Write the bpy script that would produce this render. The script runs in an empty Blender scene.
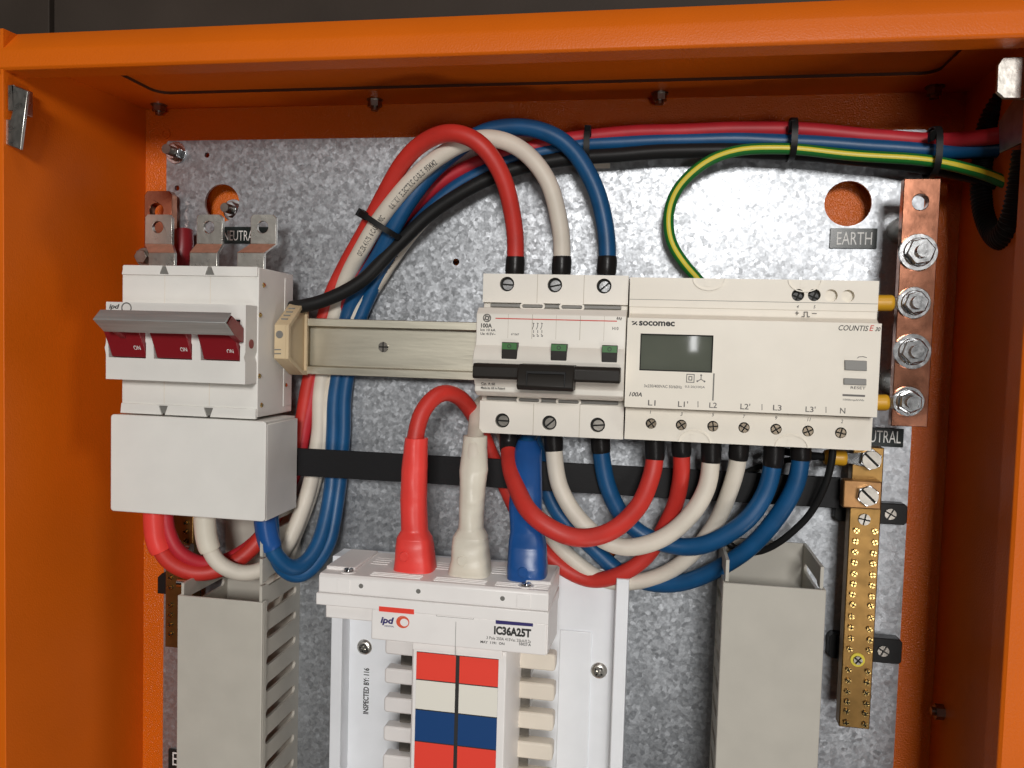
import bpy, bmesh, math, random
from mathutils import Vector, Matrix
from mathutils.geometry import tessellate_polygon
random.seed(7)
sc = bpy.context.scene
C = sc.collection

# ------------------------------------------------------------------ camera
# Everything is measured in millimetres on the mounting plate: X right, Y up, Z out of the plate towards the viewer.
MC = ((0.9842603116126882, -0.02872927007121171, 0.17437393161040235),
      (0.03746531430495283, 0.9981913008501959, -0.047015711533751385),
      (-0.17270781455430728, 0.05280867303927647, 0.9835564319568582))
FOC, DIST = 820.0, 500.0
def W(x, y, z): return Vector((x, -z, y)) * 0.001          # plate millimetres -> world metres
cam = bpy.data.objects.new('camera', bpy.data.cameras.new('camera')); C.objects.link(cam)
cam.data.sensor_width = 36.0; cam.data.lens = FOC / 1024 * 36.0
cam.data.clip_start = 0.01; cam.data.clip_end = 100
def axis(r): return Vector((r[0], r[2], -r[1]))
ax, ay, az = axis(MC[0]), -axis(MC[1]), -axis(MC[2])
m = Matrix((ax, ay, az)).transposed().to_4x4(); m.translation = W(0, 0, DIST)
cam.matrix_world = m
sc.camera = cam

# ------------------------------------------------------------------ world and lamps
world = bpy.data.worlds.new('World'); sc.world = world; world.use_nodes = True
wn = world.node_tree
bg = wn.nodes['Background']; bg.inputs['Strength'].default_value = 0.012
tc = wn.nodes.new('ShaderNodeTexCoord'); sx = wn.nodes.new('ShaderNodeSeparateXYZ'); rp = wn.nodes.new('ShaderNodeValToRGB')
mr = wn.nodes.new('ShaderNodeMapRange'); mr.inputs['From Min'].default_value = -1; mr.inputs['From Max'].default_value = 1
wn.links.new(tc.outputs['Generated'], sx.inputs[0]); wn.links.new(sx.outputs['Z'], mr.inputs['Value'])
wn.links.new(mr.outputs[0], rp.inputs[0]); wn.links.new(rp.outputs[0], bg.inputs['Color'])
e = rp.color_ramp.elements
e[0].position = 0.0; e[0].color = (.34, .32, .29, 1); e[1].position = 1.0; e[1].color = (.8, .86, .95, 1)
e2 = rp.color_ramp.elements.new(.48); e2.color = (.42, .40, .37, 1)
e3 = rp.color_ramp.elements.new(.56); e3.color = (.62, .64, .66, 1)
def lamp(name, pos, target, power, sx_, sy_, col):
    l = bpy.data.lights.new(name, 'AREA'); l.shape = 'RECTANGLE'; l.size = sx_; l.size_y = sy_; l.energy = power; l.color = col
    o = bpy.data.objects.new(name, l); C.objects.link(o); o.location = W(*pos)
    o.rotation_euler = (W(*target) - W(*pos)).to_track_quat('-Z', 'Y').to_euler()
    return o
lamp('doorway_light', (300, 500, 2400), (-60, -40, 0), 27, .46, .38, (1, .975, .945))
lamp('sky_light', (700, 2100, 1500), (-60, -40, 0), 8, .9, .7, (1, .975, .945))
lamp('yard_light', (700, -640, 2400), (-60, -40, 0), 5.5, .5, .4, (1, .97, .94))
lamp('ground_light', (760, -1000, 480), (-150, -200, 0), 2.8, .3, .3, (1, .95, .88))
lamp('room_light', (-900, 620, 2400), (-60, -40, 0), 2.2, 1.5, .9, (1, .95, .90))
lamp('strip_lamp', (122, 27, 2500), (0, 0, 0), .09, .022, .09, (1, 1, 1))
sc.view_settings.view_transform = 'Standard'; sc.view_settings.look = 'None'
sc.view_settings.exposure = 0.26; sc.view_settings.gamma = 1.0
sc.render.resolution_x = 1024; sc.render.resolution_y = 768

# ------------------------------------------------------------------ helpers
def at(px, py, z):
    """plate X, Y of what the photograph shows at that spot, z millimetres out of the plate"""
    a = ((px - 512) / FOC, (py - 384) / FOC, 1.0)
    w = [sum(MC[i][k] * a[i] for i in range(3)) for k in range(3)]
    t = (DIST - z) / w[2]
    return (t * w[0], -t * w[1])
def at3(px, py, z): return (*at(px, py, z), z)
def X(px, py, z): return at(px, py, z)[0]
def Y(px, py, z): return at(px, py, z)[1]
def circ(x, y, r, n=28, a0=0.0): return [(x + r * math.cos(a0 + 2 * math.pi * k / n), y + r * math.sin(a0 + 2 * math.pi * k / n)) for k in range(n)]
def rrect(x0, x1, y0, y1, r, n=5):
    p = []
    for cx, cy, a in ((x1 - r, y1 - r, 0), (x0 + r, y1 - r, 90), (x0 + r, y0 + r, 180), (x1 - r, y0 + r, 270)):
        for k in range(n + 1):
            t = math.radians(a + 90 * k / n); p.append((cx + r * math.cos(t), cy + r * math.sin(t)))
    return p

class B:
    def __init__(s): s.v = []; s.f = []; s.m = []
    def face(s, idx, m=0): s.f.append(idx); s.m.append(m)
    def add(s, vs, fs, m=0):
        o = len(s.v); s.v += [tuple(v) for v in vs]
        for f in fs: s.face([i + o for i in f], m)
        return s
    def box(s, x0, x1, y0, y1, z0, z1, m=0):
        vs = [(x, y, z) for z in (z0, z1) for y in (y0, y1) for x in (x0, x1)]
        return s.add(vs, [(0, 2, 3, 1), (4, 5, 7, 6), (0, 1, 5, 4), (2, 6, 7, 3), (0, 4, 6, 2), (1, 3, 7, 5)], m)
    def prism(s, pts, z0, z1, holes=(), m=0):
        loops = [list(pts)] + [list(h) for h in holes]
        flat = [p for l in loops for p in l]; n = len(flat)
        vs = [(p[0], p[1], z0) for p in flat] + [(p[0], p[1], z1) for p in flat]
        fs = []
        if holes:
            for t in tessellate_polygon([[Vector((p[0], p[1], 0)) for p in l] for l in loops]):
                fs.append(tuple(i + n for i in t)); fs.append(tuple(reversed(t)))
        else:
            fs.append(tuple(range(n, 2 * n))); fs.append(tuple(reversed(range(n))))
        o = 0
        for l in loops:
            k = len(l)
            for i in range(k):
                j = (i + 1) % k; fs.append((o + i, o + j, o + j + n, o + i + n))
            o += k
        return s.add(vs, fs, m)
    def prism_x(s, pts, x0, x1, m=0, holes=()):      # pts are (y, z)
        t = B(); t.prism(pts, x0, x1, holes); return s.add([(v[2], v[0], v[1]) for v in t.v], t.f, m)
    def prism_y(s, pts, y0, y1, m=0, holes=()):      # pts are (x, z)
        t = B(); t.prism(pts, y0, y1, holes); return s.add([(v[0], v[2], v[1]) for v in t.v], t.f, m)
    def cyl(s, c, d, r, h, n=24, r2=None, m=0, a0=0.0):
        c = Vector(c); d = Vector(d).normalized(); r2 = r if r2 is None else r2
        u = d.orthogonal().normalized()
        if abs(d.z) > .99: u = Vector((1, 0, 0))
        w = d.cross(u); vs = []
        for rr, hh in ((r, 0), (r2, h)):
            for k in range(n):
                a = a0 + 2 * math.pi * k / n; vs.append(c + d * hh + (u * math.cos(a) + w * math.sin(a)) * rr)
        fs = [tuple(reversed(range(n))), tuple(range(n, 2 * n))] + [(k, (k + 1) % n, (k + 1) % n + n, k + n) for k in range(n)]
        return s.add(vs, fs, m)
    def ring(s, x, y, z0, z1, ro, ri, n=28, m=0): return s.prism(circ(x, y, ro, n), z0, z1, [circ(x, y, ri, n)], m)
    def dome(s, c, r, h, n=20, k=5, m=0):            # dome facing +Z
        vs = []; fs = []
        for i in range(k):
            a = math.pi / 2 * i / k
            for j in range(n):
                b = 2 * math.pi * j / n; vs.append((c[0] + r * math.cos(a) * math.cos(b), c[1] + r * math.cos(a) * math.sin(b), c[2] + h * math.sin(a)))
        vs.append((c[0], c[1], c[2] + h))
        for i in range(k - 1):
            for j in range(n): fs.append((i * n + j, i * n + (j + 1) % n, (i + 1) * n + (j + 1) % n, (i + 1) * n + j))
        for j in range(n): fs.append(((k - 1) * n + j, (k - 1) * n + (j + 1) % n, k * n))
        fs.append(tuple(reversed(range(n))))
        return s.add(vs, fs, m)
    def tube(s, path, r, n=16, stripes=None, caps=True, rad=None, m=0):
        fr = frames(path); vs = []; fs = []; N = len(path)
        o = len(s.v)
        for i, (p, t, u, w) in enumerate(fr):
            rr = rad(i) if rad else r
            for k in range(n):
                a = 2 * math.pi * k / n; vs.append(p + (u * math.cos(a) + w * math.sin(a)) * rr)
        s.v += [tuple(v) for v in vs]
        for i in range(N - 1):
            for k in range(n):
                mm = 1 if stripes and k in stripes else m
                s.face([o + i * n + k, o + i * n + (k + 1) % n, o + (i + 1) * n + (k + 1) % n, o + (i + 1) * n + k], mm)
        if caps:
            s.face([o + k for k in reversed(range(n))], m); s.face([o + (N - 1) * n + k for k in range(n)], m)
        return s
    def loft(s, rings, m=0):
        n = len(rings[0]); vs = [v for r in rings for v in r]; fs = []
        for i in range(len(rings) - 1):
            for k in range(n): fs.append((i * n + k, i * n + (k + 1) % n, (i + 1) * n + (k + 1) % n, (i + 1) * n + k))
        fs.append(tuple(reversed(range(n)))); fs.append(tuple(range((len(rings) - 1) * n, len(rings) * n)))
        return s.add(vs, fs, m)
    def mesh(s, name, mats, org=(0, 0, 0), sharp=35):
        me = bpy.data.meshes.new(name)
        me.from_pydata([W(v[0] - org[0], v[1] - org[1], v[2] - org[2]) for v in s.v], [], s.f)
        for mt in (mats if isinstance(mats, (list, tuple)) else [mats]): me.materials.append(mt)
        me.polygons.foreach_set('material_index', s.m)
        bm = bmesh.new(); bm.from_mesh(me); bmesh.ops.recalc_face_normals(bm, faces=bm.faces); bm.to_mesh(me); bm.free()
        me.polygons.foreach_set('use_smooth', [True] * len(me.polygons))
        me.set_sharp_from_angle(angle=math.radians(sharp))
        return me

def catmull(pts, step=2.0):
    P = [Vector(p) for p in pts]; P = [P[0] * 2 - P[1]] + P + [P[-1] * 2 - P[-2]]
    out = []
    for i in range(1, len(P) - 2):
        a, b, c, d = P[i - 1:i + 3]; k = max(2, int((c - b).length / step))
        for j in range(k):                             # centripetal-like blend, plain Catmull-Rom
            t = j / k
            out.append(.5 * ((2 * b) + (c - a) * t + (2 * a - 5 * b + 4 * c - d) * t * t + (3 * b - a - 3 * c + d) * t ** 3))
    out.append(P[-2])
    ph = [random.uniform(0, 6.28) for _ in range(4)]; n_ = len(out) - 1
    for i in range(1, n_):
        e_ = math.sin(math.pi * i / n_) * .38; l_ = i * step
        out[i] = out[i] + Vector((e_ * (math.sin(l_ / 13 + ph[0]) + .5 * math.sin(l_ / 6 + ph[1])), e_ * (math.sin(l_ / 14 + ph[2]) + .5 * math.sin(l_ / 7 + ph[3])), 0))
    for _ in range(3):                                 # relax the kinks
        out = [out[0]] + [out[i] * .5 + (out[i - 1] + out[i + 1]) * .25 for i in range(1, len(out) - 1)] + [out[-1]]
    return out
def frames(path):
    """point, tangent, u (across, in the plate plane), w (towards the viewer)"""
    out = []; ref = Vector((0, 0, 1)); N = len(path)
    for i, p in enumerate(path):
        t = (path[min(i + 1, N - 1)] - path[max(i - 1, 0)]).normalized()
        w = ref - t * ref.dot(t)
        if w.length < .15: w = (out[-1][3] if out else Vector((0, 1, 0))); w = w - t * w.dot(t)
        w.normalize(); out.append((p, t, w.cross(t), w))
    return out

def node_mat(name):
    mt = bpy.data.materials.new(name); mt.use_nodes = True
    return mt, mt.node_tree, mt.node_tree.nodes['Principled BSDF']
def mat(name, col, rough=.5, metal=0.0, bump=0.0, bdist=.0004, bscale=900, vary=0.0, vscale=60, coat=0.0, rvar=0.0, spec=None, aniso=None):
    mt, nt, p = node_mat(name); N = nt.nodes; L = nt.links
    p.inputs['Base Color'].default_value = (*col, 1); p.inputs['Roughness'].default_value = rough; p.inputs['Metallic'].default_value = metal
    if coat: p.inputs['Coat Weight'].default_value = coat; p.inputs['Coat Roughness'].default_value = .2
    if spec is not None: p.inputs['Specular IOR Level'].default_value = spec
    tcn = N.new('ShaderNodeTexCoord')
    def noise(scale, detail=3):
        n = N.new('ShaderNodeTexNoise'); n.inputs['Scale'].default_value = scale; n.inputs['Detail'].default_value = detail
        if aniso:
            mp = N.new('ShaderNodeMapping'); mp.inputs['Scale'].default_value = aniso; L.new(tcn.outputs['Object'], mp.inputs[0]); L.new(mp.outputs[0], n.inputs['Vector'])
        else: L.new(tcn.outputs['Object'], n.inputs['Vector'])
        return n
    if vary:
        n = noise(vscale, 5); r = N.new('ShaderNodeValToRGB')
        r.color_ramp.elements[0].position = .3; r.color_ramp.elements[1].position = .72
        r.color_ramp.elements[0].color = (*[max(0, c * (1 - vary)) for c in col], 1); r.color_ramp.elements[1].color = (*[min(1, c * (1 + vary * .6)) for c in col], 1)
        L.new(n.outputs['Fac'], r.inputs[0]); L.new(r.outputs[0], p.inputs['Base Color'])
    if rvar:
        n = noise(vscale * 1.7, 4); r = N.new('ShaderNodeMapRange'); r.inputs['To Min'].default_value = max(.05, rough - rvar); r.inputs['To Max'].default_value = min(1, rough + rvar)
        L.new(n.outputs['Fac'], r.inputs['Value']); L.new(r.outputs[0], p.inputs['Roughness'])
    if bump:
        n = noise(bscale, 2); b = N.new('ShaderNodeBump'); b.inputs['Strength'].default_value = bump; b.inputs['Distance'].default_value = bdist
        L.new(n.outputs['Fac'], b.inputs['Height']); L.new(b.outputs[0], p.inputs['Normal'])
    return mt
def galvanised():
    mt, nt, p = node_mat('galvanised_steel'); N = nt.nodes; L = nt.links
    tcn = N.new('ShaderNodeTexCoord')
    wob = N.new('ShaderNodeTexNoise'); wob.inputs['Scale'].default_value = 260; wob.inputs['Detail'].default_value = 3
    L.new(tcn.outputs['Object'], wob.inputs['Vector'])
    mixv = N.new('ShaderNodeMixRGB'); mixv.inputs[0].default_value = .0022; L.new(tcn.outputs['Object'], mixv.inputs[1]); L.new(wob.outputs['Color'], mixv.inputs[2])
    v1 = N.new('ShaderNodeTexVoronoi'); v1.inputs['Scale'].default_value = 430
    v2 = N.new('ShaderNodeTexVoronoi'); v2.inputs['Scale'].default_value = 900
    for v in (v1, v2): L.new(mixv.outputs[0], v.inputs['Vector'])
    mc = N.new('ShaderNodeMixRGB'); mc.inputs[0].default_value = .33; L.new(v1.outputs['Color'], mc.inputs[1]); L.new(v2.outputs['Color'], mc.inputs[2])
    soft = N.new('ShaderNodeTexNoise'); soft.inputs['Scale'].default_value = 520; soft.inputs['Detail'].default_value = 2; L.new(tcn.outputs['Object'], soft.inputs['Vector'])
    mc2 = N.new('ShaderNodeMixRGB'); mc2.inputs[0].default_value = .42; L.new(mc.outputs[0], mc2.inputs[1]); L.new(soft.outputs['Color'], mc2.inputs[2]); mc = mc2
    sep = N.new('ShaderNodeSeparateColor'); L.new(mc.outputs[0], sep.inputs[0])
    r = N.new('ShaderNodeValToRGB'); r.color_ramp.elements[0].position = .2; r.color_ramp.elements[1].position = .85
    r.color_ramp.elements[0].color = (.31, .325, .345, 1); r.color_ramp.elements[1].color = (.46, .48, .505, 1)
    L.new(sep.outputs[0], r.inputs[0]); L.new(r.outputs[0], p.inputs['Base Color'])
    big = N.new('ShaderNodeTexNoise'); big.inputs['Scale'].default_value = 16; big.inputs['Detail'].default_value = 4; L.new(tcn.outputs['Object'], big.inputs['Vector'])
    add = N.new('ShaderNodeMath'); add.operation = 'MULTIPLY_ADD'; L.new(big.outputs['Fac'], add.inputs[0]); add.inputs[1].default_value = .24; add.inputs[2].default_value = .215
    add2 = N.new('ShaderNodeMath'); add2.operation = 'MULTIPLY_ADD'; L.new(sep.outputs[1], add2.inputs[0]); add2.inputs[1].default_value = .22; L.new(add.outputs[0], add2.inputs[2])
    L.new(add2.outputs[0], p.inputs['Roughness'])
    # every zinc crystal is tilted its own way
    sub = N.new('ShaderNodeVectorMath'); sub.operation = 'SUBTRACT'; L.new(mc.outputs[0], sub.inputs[0]); sub.inputs[1].default_value = (.5, .5, .5)
    scl = N.new('ShaderNodeVectorMath'); scl.operation = 'SCALE'; L.new(sub.outputs[0], scl.inputs[0]); scl.inputs['Scale'].default_value = .24
    geo = N.new('ShaderNodeNewGeometry')
    ad = N.new('ShaderNodeVectorMath'); ad.operation = 'ADD'; L.new(geo.outputs['Normal'], ad.inputs[0]); L.new(scl.outputs[0], ad.inputs[1])
    nm = N.new('ShaderNodeVectorMath'); nm.operation = 'NORMALIZE'; L.new(ad.outputs[0], nm.inputs[0])
    L.new(nm.outputs[0], p.inputs['Normal'])
    p.inputs['Metallic'].default_value = .82
    return mt
M = dict(
    orange=mat('orange_powder_coat', (.70, .136, .005), .40, bump=.4, bscale=1000, vary=.07, vscale=14, rvar=.06, spec=.22),
    galv=galvanised(),
    wall=mat('dark_brown_wall', (.050, .038, .030), .6, spec=.15, bump=.3, bscale=240, vary=.22, vscale=9),
    white=mat('white_switch_plastic', (.80, .785, .74), .42, bump=.04, bscale=500, vary=.03),
    cream=mat('cream_device_plastic', (.83, .79, .71), .40, bump=.04, bscale=600, vary=.03),
    meter=mat('warm_beige_plastic', (.83, .775, .67), .42, bump=.05, bscale=1500, vary=.03),
    tan=mat('tan_plastic', (.60, .47, .29), .5, bump=.05, vary=.08),
    chassis=mat('white_chassis_plastic', (.90, .87, .845), .38, bump=.05, bscale=500, vary=.03),
    pan=mat('white_painted_steel', (.89, .91, .94), .36, bump=.03, vary=.03),
    finger=mat('ivory_plastic', (.74, .67, .57), .42, vary=.04),
    duct=mat('grey_duct_plastic', (.50, .475, .415), .5, bump=.05, bscale=300, vary=.05),
    black=mat('black_plastic', (.012, .012, .012), .42, spec=.2, bump=.08, bscale=400),
    blacksat=mat('satin_black_strap', (.010, .010, .011), .5, spec=.2, bump=.15, bscale=500),
    shrink=mat('black_heatshrink', (.013, .012, .012), .3, spec=.2, bump=.3, bscale=220),
    lever=mat('dark_lever_plastic', (.022, .019, .016), .4, spec=.2, bump=.1, bscale=700),
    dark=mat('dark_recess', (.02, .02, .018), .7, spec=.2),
    joint=mat('joint_shadow_line', (.46, .41, .33), .6),  # darker cream for the lines between breaker poles
    groove=mat('grey_groove', (.17, .165, .15), .6),
    red=mat('red_cable', (.60, .035, .024), .5, bump=.12, bscale=300, vary=.12, vscale=70),
    pink=mat('crimson_cable', (.53, .022, .035), .5, bump=.12, bscale=300, vary=.12, vscale=70),
    whitec=mat('white_cable', (.74, .68, .58), .5, bump=.12, bscale=260, vary=.07, vscale=70),
    blue=mat('blue_cable', (.005, .080, .215), .42, bump=.12, bscale=300, vary=.15, vscale=70),
    blackc=mat('black_cable', (.014, .014, .014), .45, spec=.2, bump=.12, bscale=300),
    green=mat('green_insulation', (.012, .18, .03), .4, bump=.1, bscale=300),
    yellow=mat('yellow_insulation', (.72, .60, .035), .4, bump=.1, bscale=300),
    bred=mat('red_vinyl_boot', (.86, .062, .05), .38, bump=.35, bscale=110, vary=.06),
    bwhite=mat('white_vinyl_boot', (.74, .69, .58), .42, bump=.5, bscale=110, vary=.06),
    bblue=mat('blue_vinyl_boot', (.012, .085, .30), .33, bump=.4, bscale=110, vary=.12),
    steel=mat('zinc_steel', (.60, .61, .62), .17, 1.0, bump=.05, bscale=500, vary=.2, vscale=200, rvar=.06),
    dullsteel=mat('dull_steel', (.30, .28, .25), .34, 1.0, bump=.15, bscale=500, vary=.25, vscale=150),
    tinned=mat('tinned_copper', (.62, .60, .55), .3, 1.0, bump=.2, bscale=260, vary=.15, vscale=150, rvar=.1),
    bar=mat('brushed_handle_metal', (.45, .465, .45), .55, .55, bump=.2, bscale=900, vary=.2, vscale=250, aniso=(.08, 1, 1)),
    railm=mat('yellow_zinc_rail', (.68, .645, .53), .38, 1.0, bump=.12, bscale=500, vary=.12, vscale=60, aniso=(.12, 1, 1), rvar=.08),
    copper=mat('copper', (.36, .155, .095), .18, 1.0, bump=.05, bscale=300, vary=.22, vscale=70, rvar=.06),
    brass=mat('brass', (.26, .15, .048), .36, .9, bump=.05, bscale=500, vary=.25, vscale=90, rvar=.08),
    brassy=mat('bright_brass', (.58, .40, .15), .22, 1.0, bump=.2, bscale=500, vary=.2, vscale=300),
    gasketm=mat('brown_gasket', (.06, .018, .006), .7),
    bronze=mat('dark_bronze', (.17, .14, .105), .32, 1.0, bump=.1, vary=.2, vscale=200),
    clampm=mat('worn_copper_alloy', (.36, .19, .075), .42, .7, bump=.1, vary=.25, vscale=120),
    baretab=mat('bare_copper', (.66, .36, .25), .5, .5, vary=.15, vscale=200),
    togg=mat('dark_red_toggle', (.235, .011, .017), .4, bump=.05),
    lug=mat('yellow_lug_sleeve', (.70, .37, .02), .4, vary=.1),
    ink=mat('black_ink', (.022, .021, .02), .6),
    inkgrey=mat('grey_ink', (.14, .13, .12), .6),
    inkred=mat('red_ink', (.62, .05, .03), .5),
    inkor=mat('orange_red_ink', (.75, .10, .04), .5),
    inkblue=mat('navy_ink', (.03, .022, .14), .5),
    inkwhite=mat('white_ink', (.75, .75, .72), .5),
    sred=mat('red_sticker', (.88, .065, .04), .42), swhite=mat('white_sticker', (.85, .82, .73), .42),
    sblue=mat('blue_sticker', (.012, .06, .20), .38),
    label=mat('engraved_black_label', (.012, .018, .017), .2, spec=.3),
    greenind=mat('green_indicator', (.03, .16, .03), .4),
    lcd=mat('display_glass', (.115, .125, .10), .04, vary=.1, vscale=40),
    button=mat('grey_button', (.24, .235, .22), .5),
)

def _tag(o, label=None, cat=None, group=None, kind=None):
    for k, v in (('label', label), ('category', cat), ('group', group), ('kind', kind)):
        if v: o[k] = v
def thing(name, label, cat, loc, group=None):
    o = bpy.data.objects.new(name, None); C.objects.link(o); o.location = W(*loc); o.empty_display_size = .01
    o['mm'] = [float(q) for q in loc]; _tag(o, label, cat, group); return o
def org(o):
    while o.parent: o = o.parent
    return tuple(o['mm'])
def part(b, name, mt, parent, bevel=0.0, label=None, seg=2, sharp=35):
    o = bpy.data.objects.new(name, b.mesh(name, mt, org(parent), sharp)); C.objects.link(o); o.parent = parent
    if label: o['label'] = label
    if bevel: bev(o, bevel, seg)
    return o
def bev(o, w, seg=2):
    md = o.modifiers.new('bevel', 'BEVEL'); md.width = w * .001; md.segments = seg; md.limit_method = 'ANGLE'; md.angle_limit = math.radians(40)
def solo(b, name, mt, label, cat, loc=None, group=None, bevel=0.0, kind=None):
    if loc is None:
        n = len(b.v); loc = tuple(sum(v[k] for v in b.v) / n for k in range(3))
    o = bpy.data.objects.new(name, b.mesh(name, mt, loc)); C.objects.link(o); o.location = W(*loc); o['mm'] = [float(q) for q in loc]
    _tag(o, label, cat, group, kind)
    if bevel: bev(o, bevel)
    return o
def inst(me, name, parent, loc, rz=0.0, label=None):
    o = bpy.data.objects.new(name, me); C.objects.link(o); o.parent = parent
    g = org(parent); o.location = W(loc[0] - g[0], loc[1] - g[1], loc[2] - g[2]); o.rotation_euler = (0, rz, 0)
    if label: o['label'] = label
    return o

_tcache = {}
def text_polys(s, shear=0.0, bold=0.0, space=1.0):
    k = (s, shear, bold, space)
    if k in _tcache: return _tcache[k]
    cu = bpy.data.curves.new('t', 'FONT'); cu.body = s; cu.size = 1; cu.shear = shear; cu.offset = bold; cu.space_character = space; cu.resolution_u = 3
    o = bpy.data.objects.new('t', cu); C.objects.link(o)
    dg = bpy.context.evaluated_depsgraph_get(); dg.update()
    me = bpy.data.meshes.new_from_object(o.evaluated_get(dg))
    vs = [tuple(v.co) for v in me.vertices]; fs = [tuple(p.vertices) for p in me.polygons]
    bpy.data.objects.remove(o); bpy.data.curves.remove(cu); bpy.data.meshes.remove(me)
    _tcache[k] = (vs, fs); return vs, fs
def text_into(b, s, px0, py0, px1, py1, z, shear=0.0, bold=0.012, m=0, vertical=False):
    """lettering lying on the plane z, filling the given box"""
    vs, fs = text_polys(s, shear, bold)
    if not vs: return
    x0, x1 = min(v[0] for v in vs), max(v[0] for v in vs); y0, y1 = min(v[1] for v in vs), max(v[1] for v in vs)
    xm = (px0 + px1) / 2; ym = (py0 + py1) / 2
    A = at(px0, ym, z); E = at(px1, ym, z); h = abs(Y(px0, py0, z) - Y(px0, py1, z))
    if not vertical:
        w = E[0] - A[0]; cy = A[1]
        b.add([(A[0] + (v[0] - x0) / (x1 - x0) * w, cy - h / 2 + (v[1] - y0) / max(1e-6, y1 - y0) * h, z) for v in vs], fs, m)
    else:
        lo = at(xm, py1, z); hi = at(xm, py0, z); w = E[0] - A[0]
        b.add([(lo[0] - ((v[1] - y0) / (y1 - y0) - .5) * w, lo[1] + (v[0] - x0) / (x1 - x0) * (hi[1] - lo[1]), z) for v in vs], fs, m)
def lettering(s, box, z, mt, parent, name='lettering', **k):
    b = B(); text_into(b, s, *box, z + .06, **k)
    return part(b, name, mt, parent)
def quad(b, pts, z, t=.12, m=0):
    """thin plate with corners given in the photograph"""
    return b.prism([at(x, y, z) for x, y in reversed(pts)], z - .3, z + t, m=m)

def head_pieces(b, r, h, sw, cross=False, z=0.0, n=28):
    """screw head with a real slot or cross"""
    b.cyl((0, 0, z), (0, 0, 1), r * .98, h * .45, n, m=1)
    def seg(f):
        pts = []
        for k in range(240):
            a = 2 * math.pi * k / 240; x, y = r * .97 * math.cos(a), r * .97 * math.sin(a)
            if f(x, y): pts.append((x, y))
        return pts
    hw = sw / 2
    if not cross:
        for sg in (1, -1): b.prism(seg(lambda x, y: y * sg > hw), z + h * .4, z + h)
    else:
        for sx_ in (1, -1):
            for sy_ in (1, -1):
                pts = seg(lambda x, y: x * sx_ > hw and y * sy_ > hw)
                k = [i for i in range(len(pts)) if (Vector(pts[i]) - Vector(pts[i - 1])).length > r * .3]
                pts = pts[k[0]:] + pts[:k[0]] if k else pts
                b.prism(pts + [(hw * sx_, hw * sy_)], z + h * .4, z + h)
    return b
SLOT = head_pieces(B(), 3.0, 1.6, .9).mesh('slotted_screw', [M['steel'], M['dark']])
SLOTD = head_pieces(B(), 3.0, 1.3, .9).mesh('slotted_screw_dull', [M['dullsteel'], M['dark']])
CROSS = head_pieces(B(), 2.5, 1.8, .7, True).mesh('cross_screw', [M['bronze'], M['dark']])
CROSSK = head_pieces(B(), 2.6, 1.6, .8, True).mesh('black_cross_screw', [M['shrink'], M['dark']])
CROSSB = head_pieces(B(), 1.55, 1.9, .62, True).mesh('brass_cross_screw', [M['brassy'], M['dark']])
PANB = B(); PANB.dome((0, 0, 0), 5.1, 2.2); head_pieces(PANB, 3.0, 1.3, .9, True, z=1.5); PANM = PANB.mesh('pan_head_screw', [M['tinned'], M['dark']])
FLATX = head_pieces(B(), 3.2, 1.2, .8, True).mesh('flat_cross_screw', [M['dullsteel'], M['dark']])

# ------------------------------------------------------------------ the wall behind
b = B(); xs = [-1600, -452, 520, 1100, 1600]
for i in range(4):
    for y0, y1 in ((-1200, -420), (-416, 520), (524, 1200)): b.box(xs[i] + 2, xs[i + 1] - 2, y0, y1, -62, -52)
b.box(-1600, 1600, -1200, 1200, -64, -60)
solo(b, 'wall', M['wall'], 'dark brown panelled wall behind the orange enclosure', 'wall', kind='structure', bevel=.8)

# ------------------------------------------------------------------ enclosure
ZB, ZF, ZR = -15.0, 100.0, 85.0
XL, XR, YT = -349.0, 169.0, Y(400, 104, ZB)
YL = Y(600, 50.5, ZF)                                   # lower edge of the top rim
XRL = 160.8                                             # inner edge of the right-hand rim
YBOT = -520.0
enc = thing('electrical_enclosure', 'open orange powder coated steel electrical enclosure', 'enclosure', (-90, YBOT, ZB))
M['orange_back'] = mat('orange_powder_coat_coarse', (.70, .136, .005), .24, bump=.6, bdist=.0012, bscale=1050, vary=.05, vscale=14, spec=.5)
b = B(); b.box(XL - 12, XR + 12, YBOT, YT + 6, ZB - 2, ZB); part(b, 'back_panel', M['orange_back'], enc)
b = B(); b.prism_y([(XL, ZB), (XL - 8.5, ZF - .5), (XL - 10.5, ZF - .5), (XL - 10.5, ZB)], YBOT, YT + 12); part(b, 'side_panel', M['orange'], enc)
b = B(); b.box(XR, XR + 2, YBOT, YT + 12, ZB, ZF - 1); part(b, 'side_panel', M['orange'], enc)
def zfor(px, py, ytarget):
    lo, hi = -40, 110
    for _ in range(50):
        mid = (lo + hi) / 2
        if Y(px, py, mid) > ytarget: lo = mid
        else: hi = mid
    return (lo + hi) / 2
zg = zfor(400, 89, YT)
gx0 = X(166, 95, zg) - 5; gx1 = X(927, 70, zg) + 5
b = B(); b.prism_y(list(reversed([(XL - 8, ZB), (XR, ZB), (XR, ZF - 2), (XL - 8, ZF - 2)])), YT, YT + 2, holes=[rrect(gx0, gx1, zg, ZR - 4, 9)])
part(b, 'top_panel', M['orange'], enc)
b = B(); b.prism_y(list(reversed(rrect(gx0 + .02, gx1 - .02, zg + .02, ZR - 4.02, 9))), YT + .3, YT + 2, holes=[rrect(gx0 + .2, gx1 - .2, zg + .2, ZR - 4.2, 8.7)]); part(b, 'gasket', M['gasketm'], enc)  # dark strip added so the open gap round the gland plate looks shaded
b = B(); b.box(gx0 - 9, gx1 + 9, YT + 2.05, YT + 4, zg - 9, ZF - 6); part(b, 'gland_plate', M['orange'], enc)
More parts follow.
